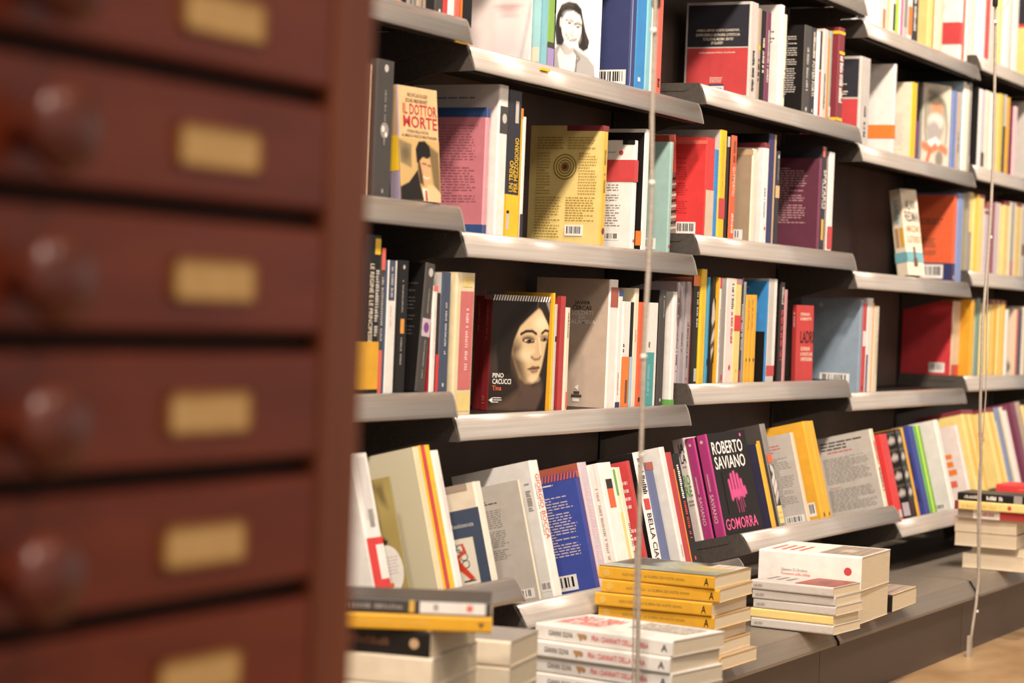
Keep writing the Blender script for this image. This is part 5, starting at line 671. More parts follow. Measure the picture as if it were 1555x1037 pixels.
('book', 'tall yellow spine right of the black one, lower shelf, bay right of left wire', 'book', 'books on the lower shelf in the bay right of left wire', (4.4155, 0.017, 0.6295), (0, 0, 0), 0.0289, 0.2382, 0.14, 'yellow', 'yellow', 'yellow', 'page', [('V', 'S', 0.45, 0.2, 0.55, 0.6, 'ochre')]),
('book', 'narrow blue spine with dark mark, lower shelf, bay right of left wire', 'book', 'books on the lower shelf in the bay right of left wire', (4.4448, 0.0135, 0.6295), (0, 0, 0), 0.0109, 0.2222, 0.14, 'blued', 'blued', 'blued', 'page', [('R', 'S', 0.3, 0.17, 0.7, 0.23, 'slate')]),
('book', 'black spine with white wing picture, lower shelf, bay right of left wire', 'book', 'books on the lower shelf in the bay right of left wire', (4.4561, 0.01, 0.6295), (0, 0, 0), 0.0219, 0.2229, 0.14, 'black', 'black', 'black', 'page', [('P', 'S', 'wing', 0, 0.2, 1, 0.8)]),
('book', 'thin golden spine left of red-topped white one, lower shelf, bay right of left wire', 'book', 'books on the lower shelf in the bay right of left wire', (4.4783, 0.004, 0.6295), (0, 0, 0), 0.005, 0.2231, 0.14, 'gold', 'gold', 'gold', 'page', []),
('book', 'thin white spine with red top, lower shelf, bay right of left wire', 'book', 'books on the lower shelf in the bay right of left wire', (4.4837, 0.004, 0.6295), (0, 0, 0), 0.0107, 0.2222, 0.14, 'white', 'white', 'white', 'page', [('R', 'S', 0, 0.9, 1, 1, 'redm'), ('V', 'S', 0.35, 0.3, 0.65, 0.7, 'grey')]),
('book', 'grey spine with small red foot mark, lower shelf, bay right of left wire', 'book', 'books on the lower shelf in the bay right of left wire', (4.4956, 0.004, 0.6295), (0, 0, 0), 0.0267, 0.2217, 0.14, 'grey', 'grey', 'grey', 'page', [('R', 'S', 0.3, 0.03, 0.7, 0.08, 'redm')]),
('book', 'pinkish white spine with red and black letters, lower shelf, bay right of left wire', 'book', 'books on the lower shelf in the bay right of left wire', (4.5239, 0.004, 0.6295), (0, 0, 0), 0.047, 0.2231, 0.14, 'pinkw', 'pinkw', 'pinkw', 'page', [('V', 'S', 0.6, 0.7, 0.85, 0.95, 'dgrey'), ('V', 'S', 0.6, 0.35, 0.85, 0.68, 'redm'), ('O', 'S', 0.6, 0.15, 0.12, 'redm')]),
('book', 'pale yellow spine with red band, lower shelf, bay right of left wire', 'book', 'books on the lower shelf in the bay right of left wire', (4.5728, 0.004, 0.6295), (0, 0, 0), 0.0363, 0.2229, 0.14, 'butter', 'butter', 'butter', 'page', [('R', 'S', 0, 0.5, 1, 0.65, 'red'), ('R', 'S', 0.1, 0.95, 1, 1, 'mauve'), ('O', 'S', 0.5, 0.12, 0.12, 'ochre')]),
('book', 'thin black spine with white letters, lower shelf, bay right of left wire', 'book', 'books on the lower shelf in the bay right of left wire', (4.6099, 0.004, 0.6295), (0, 0, 0), 0.0123, 0.2261, 0.14, 'slate', 'slate', 'slate', 'page', [('V', 'S', 0.2, 0.3, 0.8, 0.75, 'lgrey'), ('R', 'S', 0, 0, 0.6, 0.12, 'redm')]),
('book', 'thin grey spine left of three golden ones, lower shelf, bay right of left wire', 'book', 'books on the lower shelf in the bay right of left wire', (4.6243, 0.004, 0.6295), (0, 0, 0), 0.0124, 0.218, 0.14, 'grey', 'grey', 'grey', 'page', []),
('book', 'leftmost of three short golden spines, lower shelf, bay right of left wire', 'book', 'books on the lower shelf in the bay right of left wire', (4.641, 0.004, 0.6295), (0, 0, 0), 0.0175, 0.1901, 0.14, 'gold', 'gold', 'gold', 'page', [('O', 'S', 0.5, 0.26, 0.2, 'brown'), ('V', 'S', 0.75, 0.6, 0.95, 0.95, 'brown')]),
('book', 'middle of three short golden spines, lower shelf, bay right of left wire', 'book', 'books on the lower shelf in the bay right of left wire', (4.6596, 0.004, 0.6295), (0, 0, 0), 0.0204, 0.1906, 0.14, 'gold', 'gold', 'gold', 'page', [('O', 'S', 0.5, 0.26, 0.2, 'brown'), ('V', 'S', 0.75, 0.6, 0.95, 0.95, 'brown')]),
('book', 'rightmost of three short golden spines, lower shelf, bay right of left wire', 'book', 'books on the lower shelf in the bay right of left wire', (4.6812, 0.004, 0.6295), (0, 0, 0), 0.0214, 0.1911, 0.14, 'gold', 'gold', 'gold', 'page', [('O', 'S', 0.5, 0.26, 0.2, 'brown')]),
('book', 'black back cover with bright blue upper half, lower shelf, bay right of left wire', 'book', 'books on the lower shelf in the bay right of left wire', (4.761, 0.004, 0.6295), (0, 0, 0), 0.0102, 0.2233, 0.13, 'blue', 'black', 'black', 'page', [('R', 'B', 0, 0.5, 1, 1, 'blue'), ('L', 'B', 0.2, 0.8, 0.7, 0.95, 5, 'sky'), ('V', 'B', 0.5, 0.35, 0.65, 0.8, 'lgrey'), ('A', 'B', 0.75, 0.07, 0.09, 'white'), ('C', 'B', 0.2, 0.05, 0.4, 0.12)]),
('book', 'pale grey spine with crimson foot, lower shelf, bay right of left wire', 'book', 'books on the lower shelf in the bay right of left wire', (4.7725, 0.004, 0.6295), (0, 0, 0), 0.0472, 0.2291, 0.15, 'lgrey', 'lgrey', 'lgrey', 'page', [('R', 'S', 0, 0.06, 1, 0.16, 'redm'), ('R', 'S', 0.6, 0.16, 1, 1, 'white')]),
('book', 'black cover with red letters running down spine, lower shelf, bay right of left wire', 'book', 'books on the lower shelf in the bay right of left wire', (4.8475, 0.004, 0.6295), (0, 0, 0), 0.0252, 0.2233, 0.12, 'dbrown', 'black', 'black', 'page', [('V', 'S', 0.2, 0.2, 0.7, 0.72, 'red'), ('V', 'S', 0.2, 0.78, 0.7, 0.95, 'lgrey')]),
('book', 'dusty pink spine right of the black cover, lower shelf, bay right of left wire', 'book', 'books on the lower shelf in the bay right of left wire', (4.8758, 0.004, 0.6295), (0, 0, 0), 0.0157, 0.2074, 0.14, 'pinkg', 'pinkg', 'pinkg', 'page', []),
('book', 'thick red book with black and white title, lower shelf, bay right of left wire', 'book', 'books on the lower shelf in the bay right of left wire', (5.0132, 0.035, 0.6295), (0, -1.2, -108), 0.0154, 0.1746, 0.0616, 'crimsonL', 'crimsonL', 'crimsonL', 'page', [('T', 'F', 'STEFANO', 0.2, 0.86, 0.75, 0.9, 'cream', 0), ('T', 'F', 'LIVADIOTTI', 0.2, 0.8, 0.85, 0.84, 'cream', 0), ('T', 'F', 'LADRI', 0.22, 0.5, 1.0, 0.66, 'black', 0), ('T', 'F', 'GLI EVASORI', 0.25, 0.4, 0.8, 0.45, 'cream', 0), ('T', 'F', 'E I POLITICI CHE', 0.25, 0.33, 0.95, 0.375, 'cream', 0), ('T', 'F', 'LI PROTEGGONO', 0.25, 0.26, 0.95, 0.31, 'cream', 0), ('V', 'S', 0.4, 0.7, 0.6, 0.9, 'pinkl')]),
('book', 'large blue grey back cover with barcode, lower shelf, bay before right wire', 'book', 'books on the lower shelf in the bay before right wire', (5.4078, 0.004, 0.5965), (0, 0, 0), 0.0176, 0.2297, 0.155, 'bluegrey', 'bluegrey', 'bluegrey', 'page', [('C', 'B', 0.35, 0.1, 0.85, 0.2), ('O', 'B', 0.33, 0.93, 0.035, 'lgrey')]),
('book', 'crimson spine with white label, lower shelf, bay before right wire', 'book', 'books on the lower shelf in the bay before right wire', (5.4281, 0.004, 0.5965), (0, 0, 0), 0.029, 0.2206, 0.14, 'redm', 'redm', 'redm', 'page', [('R', 'S', 0, 0.52, 1, 0.69, 'white'), ('R', 'S', 0.1, 0.04, 0.5, 0.08, 'maroon')]),
('book', 'white spine right of the crimson one, lower shelf, bay before right wire', 'book', 'books on the lower shelf in the bay before right wire', (5.4604, 0.004, 0.5965), (0, 0, 0), 0.0412, 0.2346, 0.14, 'white', 'white', 'white', 'page', [('R', 'S', 0, 0, 0.3, 0.4, 'navy')]),
('book', 'thin amber spine, lower shelf, bay before right wire', 'book', 'books on the lower shelf in the bay before right wire', (5.5019, 0.004, 0.5965), (0, 0, 0), 0.0089, 0.2233, 0.14, 'orangeL', 'orangeL', 'orangeL', 'page', []),
('book', 'cream spine at the row end, lower shelf, bay before right wire', 'book', 'books on the lower shelf in the bay before right wire', (5.5144, 0.004, 0.5965), (0, 0, 0), 0.0366, 0.2159, 0.14, 'cream', 'cream', 'cream', 'page', [('V', 'S', 0.6, 0.2, 0.8, 0.7, 'tan')]),
('book', 'red back cover with beige spine and red foot, lower shelf, right wire bay', 'book', 'books on the lower shelf in the right wire bay', (6.31, 0.037, 0.6295), (0, 0, 0), 0.0752, 0.2108, 0.147, 'beige', 'redD', 'redD', 'page', [('R', 'S', 0, 0, 1, 0.15, 'redm'), ('C', 'B', 0.56, 0.04, 0.87, 0.17), ('L', 'B', 0.12, 0.3, 0.85, 0.85, 14, 'redm')]),
('book', 'amber cover leaning right beside red cover, lower shelf, right wire bay', 'book', 'books on the lower shelf in the right wire bay', (6.3783, 0.004, 0.6299), (0, 1, 0), 0.0236, 0.218, 0.08, 'gold', 'goldD', 'goldD', 'page', [('V', 'B', 0.3, 0.4, 0.6, 0.8, 'ochre')]),
('book', 'white cover edge behind the leaning amber book, lower shelf, right wire bay', 'book', 'books on the lower shelf in the right wire bay', (6.4677, 0.03, 0.6295), (0, 0, 0), 0.0102, 0.1902, 0.08, 'white', 'white', 'white', 'page', []),
('book', 'thin pale yellow spine left of the teal spine, lower shelf, right wire bay', 'book', 'books on the lower shelf in the right wire bay', (6.4782, 0.0265, 0.6295), (0, 0, 0), 0.0189, 0.2192, 0.14, 'butter', 'butter', 'butter', 'page', [('R', 'S', 0, 0.96, 1, 1, 'maroon')]),
('book', 'grey teal spine left of the wire, lower shelf, right wire bay', 'book', 'books on the lower shelf in the right wire bay', (6.4976, 0.023, 0.6295), (0, 0, 0), 0.0394, 0.224, 0.14, 'sage2', 'sage2', 'sage2', 'page', []),
('book', 'pale yellow spine directly behind the wire, lower shelf, right wire bay', 'book', 'books on the lower shelf in the right wire bay', (6.5374, 0.0195, 0.6295), (0, 0, 0), 0.0448, 0.2117, 0.14, 'butter', 'butter', 'butter', 'page', [('R', 'S', 0, 0.96, 1, 1, 'maroon')]),
('book', 'pale yellow spine and cover with maroon head, lower shelf, right wire bay', 'book', 'books on the lower shelf in the right wire bay', (6.6037, 0.016, 0.6295), (0, 0, 0), 0.0391, 0.2188, 0.1, 'butter', 'butter', 'butter', 'page', [('R', 'S', 0, 0.95, 1, 1, 'maroon'), ('R', 'B', 0, 0.95, 1, 1, 'maroon')]),
('book', 'deeper yellow spine with maroon head, lower shelf, right wire bay', 'book', 'books on the lower shelf in the right wire bay', (6.6432, 0.0125, 0.6295), (0, 0, 0), 0.0352, 0.2217, 0.14, 'ochre', 'ochre', 'ochre', 'page', [('R', 'S', 0, 0.95, 1, 1, 'maroon')]),
('book', 'yellow spine second left of the white cover, lower shelf, right wire bay', 'book', 'books on the lower shelf in the right wire bay', (6.6788, 0.009, 0.6295), (0, 0, 0), 0.0352, 0.2226, 0.14, 'butter', 'butter', 'butter', 'page', [('R', 'S', 0, 0.95, 1, 1, 'maroon')]),
('book', 'narrow yellow spine left of the white cover, lower shelf, right wire bay', 'book', 'books on the lower shelf in the right wire bay', (6.7144, 0.004, 0.6295), (0, 0, 0), 0.0216, 0.2212, 0.14, 'ochre', 'ochre', 'ochre', 'page', [('R', 'S', 0, 0.95, 1, 1, 'maroon')]),
('book', 'thin white spine beside patterned cover, lower shelf, right wire bay', 'book', 'books on the lower shelf in the right wire bay', (6.7548, 0.004, 0.6295), (0, 0, 0), 0.026, 0.1966, 0.14, 'white', 'white', 'white', 'page', []),
('book', 'cream cover with black splashes and coral spine, lower shelf, right wire bay', 'book', 'books on the lower shelf in the right wire bay', (6.8669, 0.004, 0.6295), (0, 0, 0), 0.0229, 0.1985, 0.1, 'coral', 'peach', 'peach', 'page', [('P', 'B', 'splash', 0, 0, 1, 1)]),
('book', 'navy spine near the frame edge, lower shelf, right wire bay', 'book', 'books on the lower shelf in the right wire bay', (6.9087, 0.008, 0.6295), (0, 0, 0), 0.0424, 0.1995, 0.14, 'slateb', 'slateb', 'slateb', 'page', []),
('book', 'cream spine at the frame edge, lower shelf, right wire bay', 'book', 'books on the lower shelf in the right wire bay', (6.9515, 0.004, 0.6295), (0, 0, 0), 0.0413, 0.2085, 0.14, 'cream', 'cream', 'cream', 'page', []),
('book', 'white book with grey photo and red frame, slanted shelf, cabinet-side bay', 'book', 'books on the slanted shelf in the cabinet-side bay', (2.8983, -0.122, 0.3319), (-14.5, 0, 0), 0.0453, 0.2221, 0.13, 'white', 'white', 'white', 'page', [('R', 'S', 0.25, 0.55, 0.8, 0.97, 'lgrey2'), ('R', 'S', 0.4, 0.5, 0.7, 0.62, 'grey'), ('R', 'S', 0, 0.08, 1, 0.43, 'red'), ('R', 'S', 0.5, 0.15, 1, 0.38, 'white')]),
('book', 'olive cover with black drawing and white oval tag, slanted shelf, cabinet-side bay', 'book', 'books on the slanted shelf in the cabinet-side bay', (2.9941, -0.122, 0.3319), (-14.5, 0, 0), 0.0049, 0.1836, 0.12, 'olive2', 'khaki2', 'khaki2', 'page', [('P', 'B', 'drawing', 0, 0, 1, 1), ('E', 'B', 0.78, 0.25, 0.2, 0.2, 'white'), ('L', 'B', 0.66, 0.2, 0.92, 0.36, 6, 'lilac'), ('O', 'B', 0.78, 0.12, 0.03, 'orange')]),
('book', 'large cream cover with faint orange drawing, slanted shelf, cabinet-side bay', 'book', 'books on the slanted shelf in the cabinet-side bay', (3.0814, -0.122, 0.3319), (-14.5, 0, 0), 0.0206, 0.2254, 0.15, 'creamy', 'creamy2', 'creamy2', 'page', [('P', 'B', 'sketch', 0, 0, 1, 1)]),
('book', 'yellow spine with red left edge, slanted shelf, cabinet-side bay', 'book', 'books on the slanted shelf in the cabinet-side bay', (3.1068, -0.122, 0.3319), (-14.5, 0, 0), 0.0293, 0.2273, 0.13, 'yellow', 'yellow', 'yellow', 'page', [('R', 'S', 0, 0, 0.4, 1, 'redm'), ('V', 'S', 0.6, 0.2, 0.85, 0.75, 'ochre')]),
('book', 'plain white spine right of the yellow one, slanted shelf, cabinet-side bay', 'book', 'books on the slanted shelf in the cabinet-side bay', (3.14, -0.122, 0.3319), (-14.5, 0, 0), 0.0212, 0.218, 0.14, 'white', 'white', 'white', 'page', [('V', 'S', 0.5, 0.4, 0.7, 0.8, 'pinkl')]),
('book', 'cream cover with navy panel and red figure, slanted shelf, cabinet-side bay', 'book', 'books on the slanted shelf in the cabinet-side bay', (3.2573, -0.122, 0.3319), (-14.5, 0, 0), 0.0237, 0.1626, 0.14, 'creamw', 'cream', 'cream', 'page', [('R', 'B', 0.2, 0, 1, 0.75, 'slateb'), ('R', 'B', 0.2, 0.0, 0.86, 0.47, 'cream'), ('P', 'B', 'redfigure', 0.36, 0.02, 0.85, 0.45), ('T', 'B', 'Storia della Resistenza', 0.25, 0.575, 0.9, 0.62, 'lgrey', 0), ('R', 'B', 0.0, 0.93, 0.9, 1, 'taupe')]),
('book', 'grey back cover with long block of print, slanted shelf, central bay', 'book', 'books on the slanted shelf in the central bay', (3.4356, -0.122, 0.2849), (-14.5, 0, 0), 0.0056, 0.2046, 0.15, 'cream', 'greyw', 'greyw', 'page', [('L', 'B', 0.15, 0.38, 0.75, 0.8, 24, 'grey'), ('L', 'B', 0.3, 0.84, 0.7, 0.88, 2, 'dgrey'), ('C', 'B', 0.55, 0.03, 0.95, 0.11)]),
('book', 'large white cover with red name on spine, slanted shelf, central bay', 'book', 'books on the slanted shelf in the central bay', (3.4911, -0.122, 0.2849), (-14.5, 0, 0), 0.0301, 0.2352, 0.155, 'white', 'whiteg', 'whiteg', 'page', [('T', 'S', 'GIORGIO BOCCA', 0.3, 0.42, 0.8, 0.9, 'vermil', -90), ('V', 'S', 0.08, 0.45, 0.2, 0.85, 'grey'), ('C', 'B', 0.86, 0.05, 0.98, 0.12), ('V', 'B', 0.88, 0.62, 0.94, 0.84, 'grey')]),
('book', 'royal blue back cover with striped head, slanted shelf, central bay', 'book', 'books on the slanted shelf in the central bay', (3.659, -0.122, 0.2849), (-14.5, 0, 0), 0.0121, 0.21, 0.14, 'cobaltD', 'cobalt', 'cobalt', 'page', [('Z', 'B', 0.945, 'vermil', 'cobaltD'), ('R', 'S', 0, 0.945, 1, 1, 'rust'), ('L', 'B', 0.12, 0.3, 0.9, 0.82, 22, 'lilac'), ('L', 'B', 0.12, 0.85, 0.7, 0.93, 3, 'white'), ('C', 'B', 0.15, 0.02, 0.75, 0.15)]),
('book', 'pale mottled spine with rust top edge, slanted shelf, central bay', 'book', 'books on the slanted shelf in the central bay', (3.6784, -0.122, 0.2849), (-14.5, 0, 0), 0.0327, 0.2238, 0.14, 'lilac', 'rust', 'rust', 'page', [('V', 'S', 0.3, 0.2, 0.7, 0.8, 'pinkl')]),
('book', 'wide pale spine right of the mottled one, slanted shelf, central bay', 'book', 'books on the slanted shelf in the central bay', (3.7123, -0.122, 0.2849), (-14.5, 0, 0), 0.0458, 0.217, 0.14, 'pinkw', 'pinkw', 'pinkw', 'page', [('V', 'S', 0.3, 0.2, 0.5, 0.8, 'taupe'), ('R', 'S', 0.5, 0, 0.54, 1, 'lgrey')]),
('book', 'white spine with orange and black squares, slanted shelf, central bay', 'book', 'books on the slanted shelf in the central bay', (3.7607, -0.122, 0.2849), (-14.5, 0, 0), 0.0525, 0.2195, 0.14, 'white', 'white', 'white', 'page', [('R', 'S', 0.3, 0.62, 0.8, 0.83, 'vermil'), ('R', 'S', 0.3, 0.78, 0.8, 0.86, 'dbrown')]),
('book', 'cream spine with green stripe, slanted shelf, central bay', 'book', 'books on the slanted shelf in the central bay', (3.8136, -0.122, 0.2849), (-14.5, 0, 0), 0.0151, 0.2091, 0.14, 'cream', 'cream', 'cream', 'page', [('R', 'S', 0.1, 0.75, 0.7, 0.98, 'green2'), ('R', 'S', 0.1, 0.05, 0.8, 0.6, 'butter')]),
('book', 'plain cream spine left of the red cover, slanted shelf, central bay', 'book', 'books on the slanted shelf in the central bay', (3.8297, -0.122, 0.2849), (-14.5, 0, 0), 0.0189, 0.2082, 0.14, 'cream', 'cream', 'cream', 'page', [('V', 'S', 0.5, 0.1, 0.8, 0.5, 'brown')]),
('book', 'red cover with rows of white letters, slanted shelf, central bay', 'book', 'books on the slanted shelf in the central bay', (3.8856, -0.122, 0.2849), (-14.5, 0, 0), 0.0119, 0.2185, 0.11, 'crimsonL', 'redm', 'redm', 'page', [('L', 'B', 0.5, 0.1, 0.95, 0.85, 11, 'pinkl')]),
('book', 'white spine with black letters and black cover, slanted shelf, central bay', 'book', 'books on the slanted shelf in the central bay', (3.9217, -0.122, 0.2849), (-14.5, 0, 0), 0.0363, 0.2324, 0.12, 'white', 'black', 'black', 'page', [('T', 'S', 'BELLA CIAO', 0.2, 0.08, 0.75, 0.5, 'dbrown', -90), ('R', 'S', 0.1, 0.53, 0.8, 0.62, 'redm'), ('V', 'S', 0.25, 0.65, 0.8, 0.95, 'dbrown')]),
('book', 'grey blue spine with striped head, slanted shelf, central bay', 'book', 'books on the slanted shelf in the central bay', (3.9622, -0.122, 0.2849), (-14.5, 0, 0), 0.0354, 0.2118, 0.14, 'slateb2', 'slateb2', 'slateb2', 'page', [('R', 'S', 0, 0.93, 1, 1, 'rust')]),
('book', 'tall pale grey cover and spine, slanted shelf, central bay', 'book', 'books on the slanted shelf in the central bay', (4.0478, -0.122, 0.2849), (-14.5, 0, 0), 0.0206, 0.2385, 0.12, 'whiteg', 'whiteg', 'whiteg', 'page', [('V', 'S', 0.4, 0.1, 0.6, 0.2, 'grey')]),
('book', 'brick red spine with orange edge, slanted shelf, central bay', 'book', 'books on the slanted shelf in the central bay', (4.0688, -0.122, 0.2849), (-14.5, 0, 0), 0.0278, 0.2271, 0.14, 'crimsonL', 'crimsonL', 'crimsonL', 'page', [('R', 'S', 0.75, 0, 1, 0.85, 'orange'), ('R', 'S', 0.2, 0, 0.5, 0.05, 'white')]),
('book', 'black spine with white and red letters, slanted shelf, central bay', 'book', 'books on the slanted shelf in the central bay', (4.097, -0.122, 0.2849), (-14.5, 0, 0), 0.035, 0.2232, 0.14, 'black', 'black', 'black', 'page', [('V', 'S', 0.35, 0.6, 0.65, 0.9, 'white'), ('V', 'S', 0.35, 0.25, 0.65, 0.58, 'red'), ('O', 'S', 0.5, 0.08, 0.12, 'redm')]),
('book', 'white book with large black and green letters, slanted shelf, bay right of left wire', 'book', 'books on the slanted shelf in the bay right of left wire', (4.3273, -0.019, 0.3063), (-14.5, 0, -101), 0.029, 0.2134, 0.0474, 'pinkw', 'pinkw', 'pinkw', 'page', [('T', 'S', 'IA', 0.5, 0.86, 0.95, 0.95, 'slate', 0), ('T', 'S', 'LA', 0.5, 0.76, 0.97, 0.85, 'slate', 0), ('L', 'S', 0.55, 0.71, 0.95, 0.74, 1, 'grey'), ('T', 'S', 'RO', 0.42, 0.55, 0.97, 0.65, 'green2', 0), ('T', 'S', 'RE', 0.42, 0.44, 0.97, 0.54, 'green2', 0), ('L', 'S', 0.5, 0.34, 0.96, 0.41, 2, 'grey')]),
('book', 'magenta spine left of the black title cover, slanted shelf, bay right of left wire', 'book', 'books on the slanted shelf in the bay right of left wire', (4.3247, -0.049, 0.3141), (-14.5, 0, -101), 0.0222, 0.2101, 0.0786, 'magentaD', 'black', 'black', 'page', [('T', 'S', 'SAVIANO', 0.25, 0.14, 0.6, 0.42, 'pinkl', -90), ('O', 'S', 0.45, 0.93, 0.14, 'pinkl'), ('R', 'S', 0.35, 0.45, 0.42, 0.62, 'pinkl'), ('R', 'S', 0.48, 0.45, 0.5, 0.62, 'pinkl')]),
('book', 'black cover with white title and pink handprint, slanted shelf, bay right of left wire', 'book', 'books on the slanted shelf in the bay right of left wire', (4.3271, -0.072, 0.32), (-14.5, 0, -101), 0.0254, 0.2116, 0.146, 'magentaD', 'blacks', 'blacks', 'page', [('T', 'S', 'SAVIANO', 0.25, 0.14, 0.6, 0.42, 'pinkl', -90), ('O', 'S', 0.45, 0.93, 0.14, 'pinkl'), ('R', 'S', 0.35, 0.45, 0.42, 0.62, 'pinkl'), ('R', 'S', 0.48, 0.45, 0.5, 0.62, 'pinkl'), ('T', 'F', 'ROBERTO', 0.08, 0.79, 0.86, 0.915, 'white', 0), ('T', 'F', 'SAVIANO', 0.08, 0.645, 0.86, 0.77, 'white', 0), ('T', 'F', 'GOMORRA', 0.06, 0.055, 0.88, 0.165, 'hotpink', 0), ('P', 'F', 'handprint', 0.2, 0.2, 0.8, 0.62), ('O', 'F', 0.85, 0.955, 0.025, 'hotpink')]),
('book', 'dark violet cover with golden spine and barcode, slanted shelf, bay right of left wire', 'book', 'books on the slanted shelf in the bay right of left wire', (4.5242, -0.122, 0.3329), (-14.5, 0, 0), 0.0211, 0.1854, 0.11, 'gold', 'indigoD', 'indigoD', 'page', [('C', 'B', 0.3, 0.03, 0.75, 0.2), ('R', 'B', 0.0, 0.97, 1, 1, 'dgrey')]),
('book', 'dark glossy photo cover with yellow foot, slanted shelf, bay right of left wire', 'book', 'books on the slanted shelf in the bay right of left wire', (4.5663, -0.122, 0.3329), (-14.5, 0, 0), 0.0272, 0.2209, 0.13, 'glossgrey', 'dgrey', 'dgrey', 'page', [('P', 'S', 'hands', 0, 0.2, 1, 0.6), ('R', 'S', 0, 0.03, 1, 0.2, 'butter'), ('R', 'S', 0, 0.62, 1, 0.7, 'vermil'), ('L', 'S', 0.1, 0.06, 0.9, 0.16, 2, 'ochre')]),
('book', 'grey back cover with thin peach spine, slanted shelf, bay right of left wire', 'book', 'books on the slanted shelf in the bay right of left wire', (4.7389, -0.122, 0.3329), (-14.5, 0, 0), 0.0165, 0.1974, 0.13, 'peach', 'greyw', 'greyw', 'page', [('L', 'B', 0.3, 0.2, 0.9, 0.75, 24, 'grey'), ('L', 'B', 0.35, 0.8, 0.8, 0.9, 3, 'rose2'), ('C', 'B', 0.6, 0.0, 0.95, 0.09)]),
('book', 'amber cover with barcode, left of its twin, slanted shelf, bay right of left wire', 'book', 'books on the slanted shelf in the bay right of left wire', (4.8288, -0.122, 0.3329), (-14.5, 0, 0), 0.0342, 0.2197, 0.155, 'gold', 'amber', 'amber', 'page', [('C', 'B', 0.62, 0.04, 0.93, 0.18), ('O', 'S', 0.5, 0.04, 0.15, 'brown'), ('V', 'B', 0.55, 0.6, 0.62, 0.8, 'brown')]),
('book', 'amber spine right of its twin, slanted shelf, bay right of left wire', 'book', 'books on the slanted shelf in the bay right of left wire', (4.8651, -0.122, 0.3329), (-14.5, 0, 0), 0.0281, 0.2196, 0.155, 'gold', 'amber', 'amber', 'page', [('O', 'S', 0.5, 0.04, 0.15, 'brown')]),
('book', 'large pale back cover packed with print, slanted shelf, bay right of left wire', 'book', 'books on the slanted shelf in the bay right of left wire', (5.2742, -0.122, 0.3329), (-14.5, 0, 0), 0.0226, 0.1898, 0.155, 'cream', 'greyw', 'greyw', 'page', [('L', 'B', 0.15, 0.82, 0.85, 0.94, 3, 'slate'), ('L', 'B', 0.25, 0.78, 0.7, 0.81, 1, 'redm'), ('L', 'B', 0.15, 0.4, 0.9, 0.73, 18, 'grey'), ('L', 'B', 0.15, 0.05, 0.9, 0.33, 15, 'grey'), ('L', 'B', 0.18, 0.34, 0.4, 0.36, 1, 'rose2'), ('V', 'S', 0.3, 0.55, 0.7, 0.85, 'redm'), ('V', 'S', 0.3, 0.2, 0.7, 0.5, 'dgrey')]),
('book', 'bright red spine with white label at foot, slanted shelf, bay before right wire', 'book', 'books on the slanted shelf in the bay before right wire', (5.3739, -0.122, 0.2939), (-14.5, 0, 0), 0.0487, 0.2137, 0.14, 'red', 'red', 'red', 'page', [('R', 'S', 0.45, 0.03, 0.9, 0.12, 'lgrey'), ('V', 'S', 0.4, 0.4, 0.55, 0.75, 'rose2')]),
('book', 'thick black book with small white photographs, slanted shelf, bay before right wire', 'book', 'books on the slanted shelf in the bay before right wire', (5.4932, -0.122, 0.2939), (-14.5, 0, 0), 0.0441, 0.2219, 0.1, 'dbrown', 'dbrown', 'dbrown', 'page', [('P', 'S', 'photos', 0, 0.2, 1, 1), ('P', 'B', 'photos', 0.7, 0.2, 1, 1), ('R', 'B', 0.8, 0.03, 0.97, 0.18, 'lilac')]),
('book', 'thin golden edge beside the photo spine, slanted shelf, bay before right wire', 'book', 'books on the slanted shelf in the bay before right wire', (5.5401, -0.122, 0.2939), (-14.5, 0, 0), 0.0215, 0.2246, 0.14, 'gold', 'gold', 'gold', 'page', []),
('book', 'navy book with faint blocks, slanted shelf, bay before right wire', 'book', 'books on the slanted shelf in the bay before right wire', (5.6123, -0.122, 0.2939), (-14.5, 0, 0), 0.033, 0.2273, 0.1, 'cobaltD', 'cobaltD', 'cobaltD', 'page', [('R', 'B', 0.72, 0.4, 0.9, 0.7, 'indigo'), ('R', 'B', 0.75, 0.15, 0.92, 0.3, 'indigo')]),
('book', 'left of two green stripes beside navy spine, slanted shelf, bay before right wire', 'book', 'books on the slanted shelf in the bay before right wire', (5.6465, -0.122, 0.2939), (-14.5, 0, 0), 0.0261, 0.2266, 0.14, 'green2', 'green2', 'green2', 'page', []),
('book', 'lime stripe spine left of the white cover, slanted shelf, bay before right wire', 'book', 'books on the slanted shelf in the bay before right wire', (5.6738, -0.122, 0.2939), (-14.5, 0, 0), 0.0263, 0.2258, 0.14, 'lime', 'lime', 'lime', 'page', [('R', 'S', 0.5, 0, 1, 1, 'green2')]),
('book', 'white cover with faint red print and blue stamp, slanted shelf, bay before right wire', 'book', 'books on the slanted shelf in the bay before right wire', (5.8368, -0.122, 0.2939), (-14.5, 0, 0), 0.0324, 0.237, 0.12, 'white', 'whiteg', 'whiteg', 'page', [('L', 'B', 0.35, 0.5, 0.7, 0.8, 6, 'pinkl'), ('R', 'B', 0.15, 0.3, 0.3, 0.4, 'slateb2'), ('C', 'B', 0.6, 0.02, 0.85, 0.08)]),
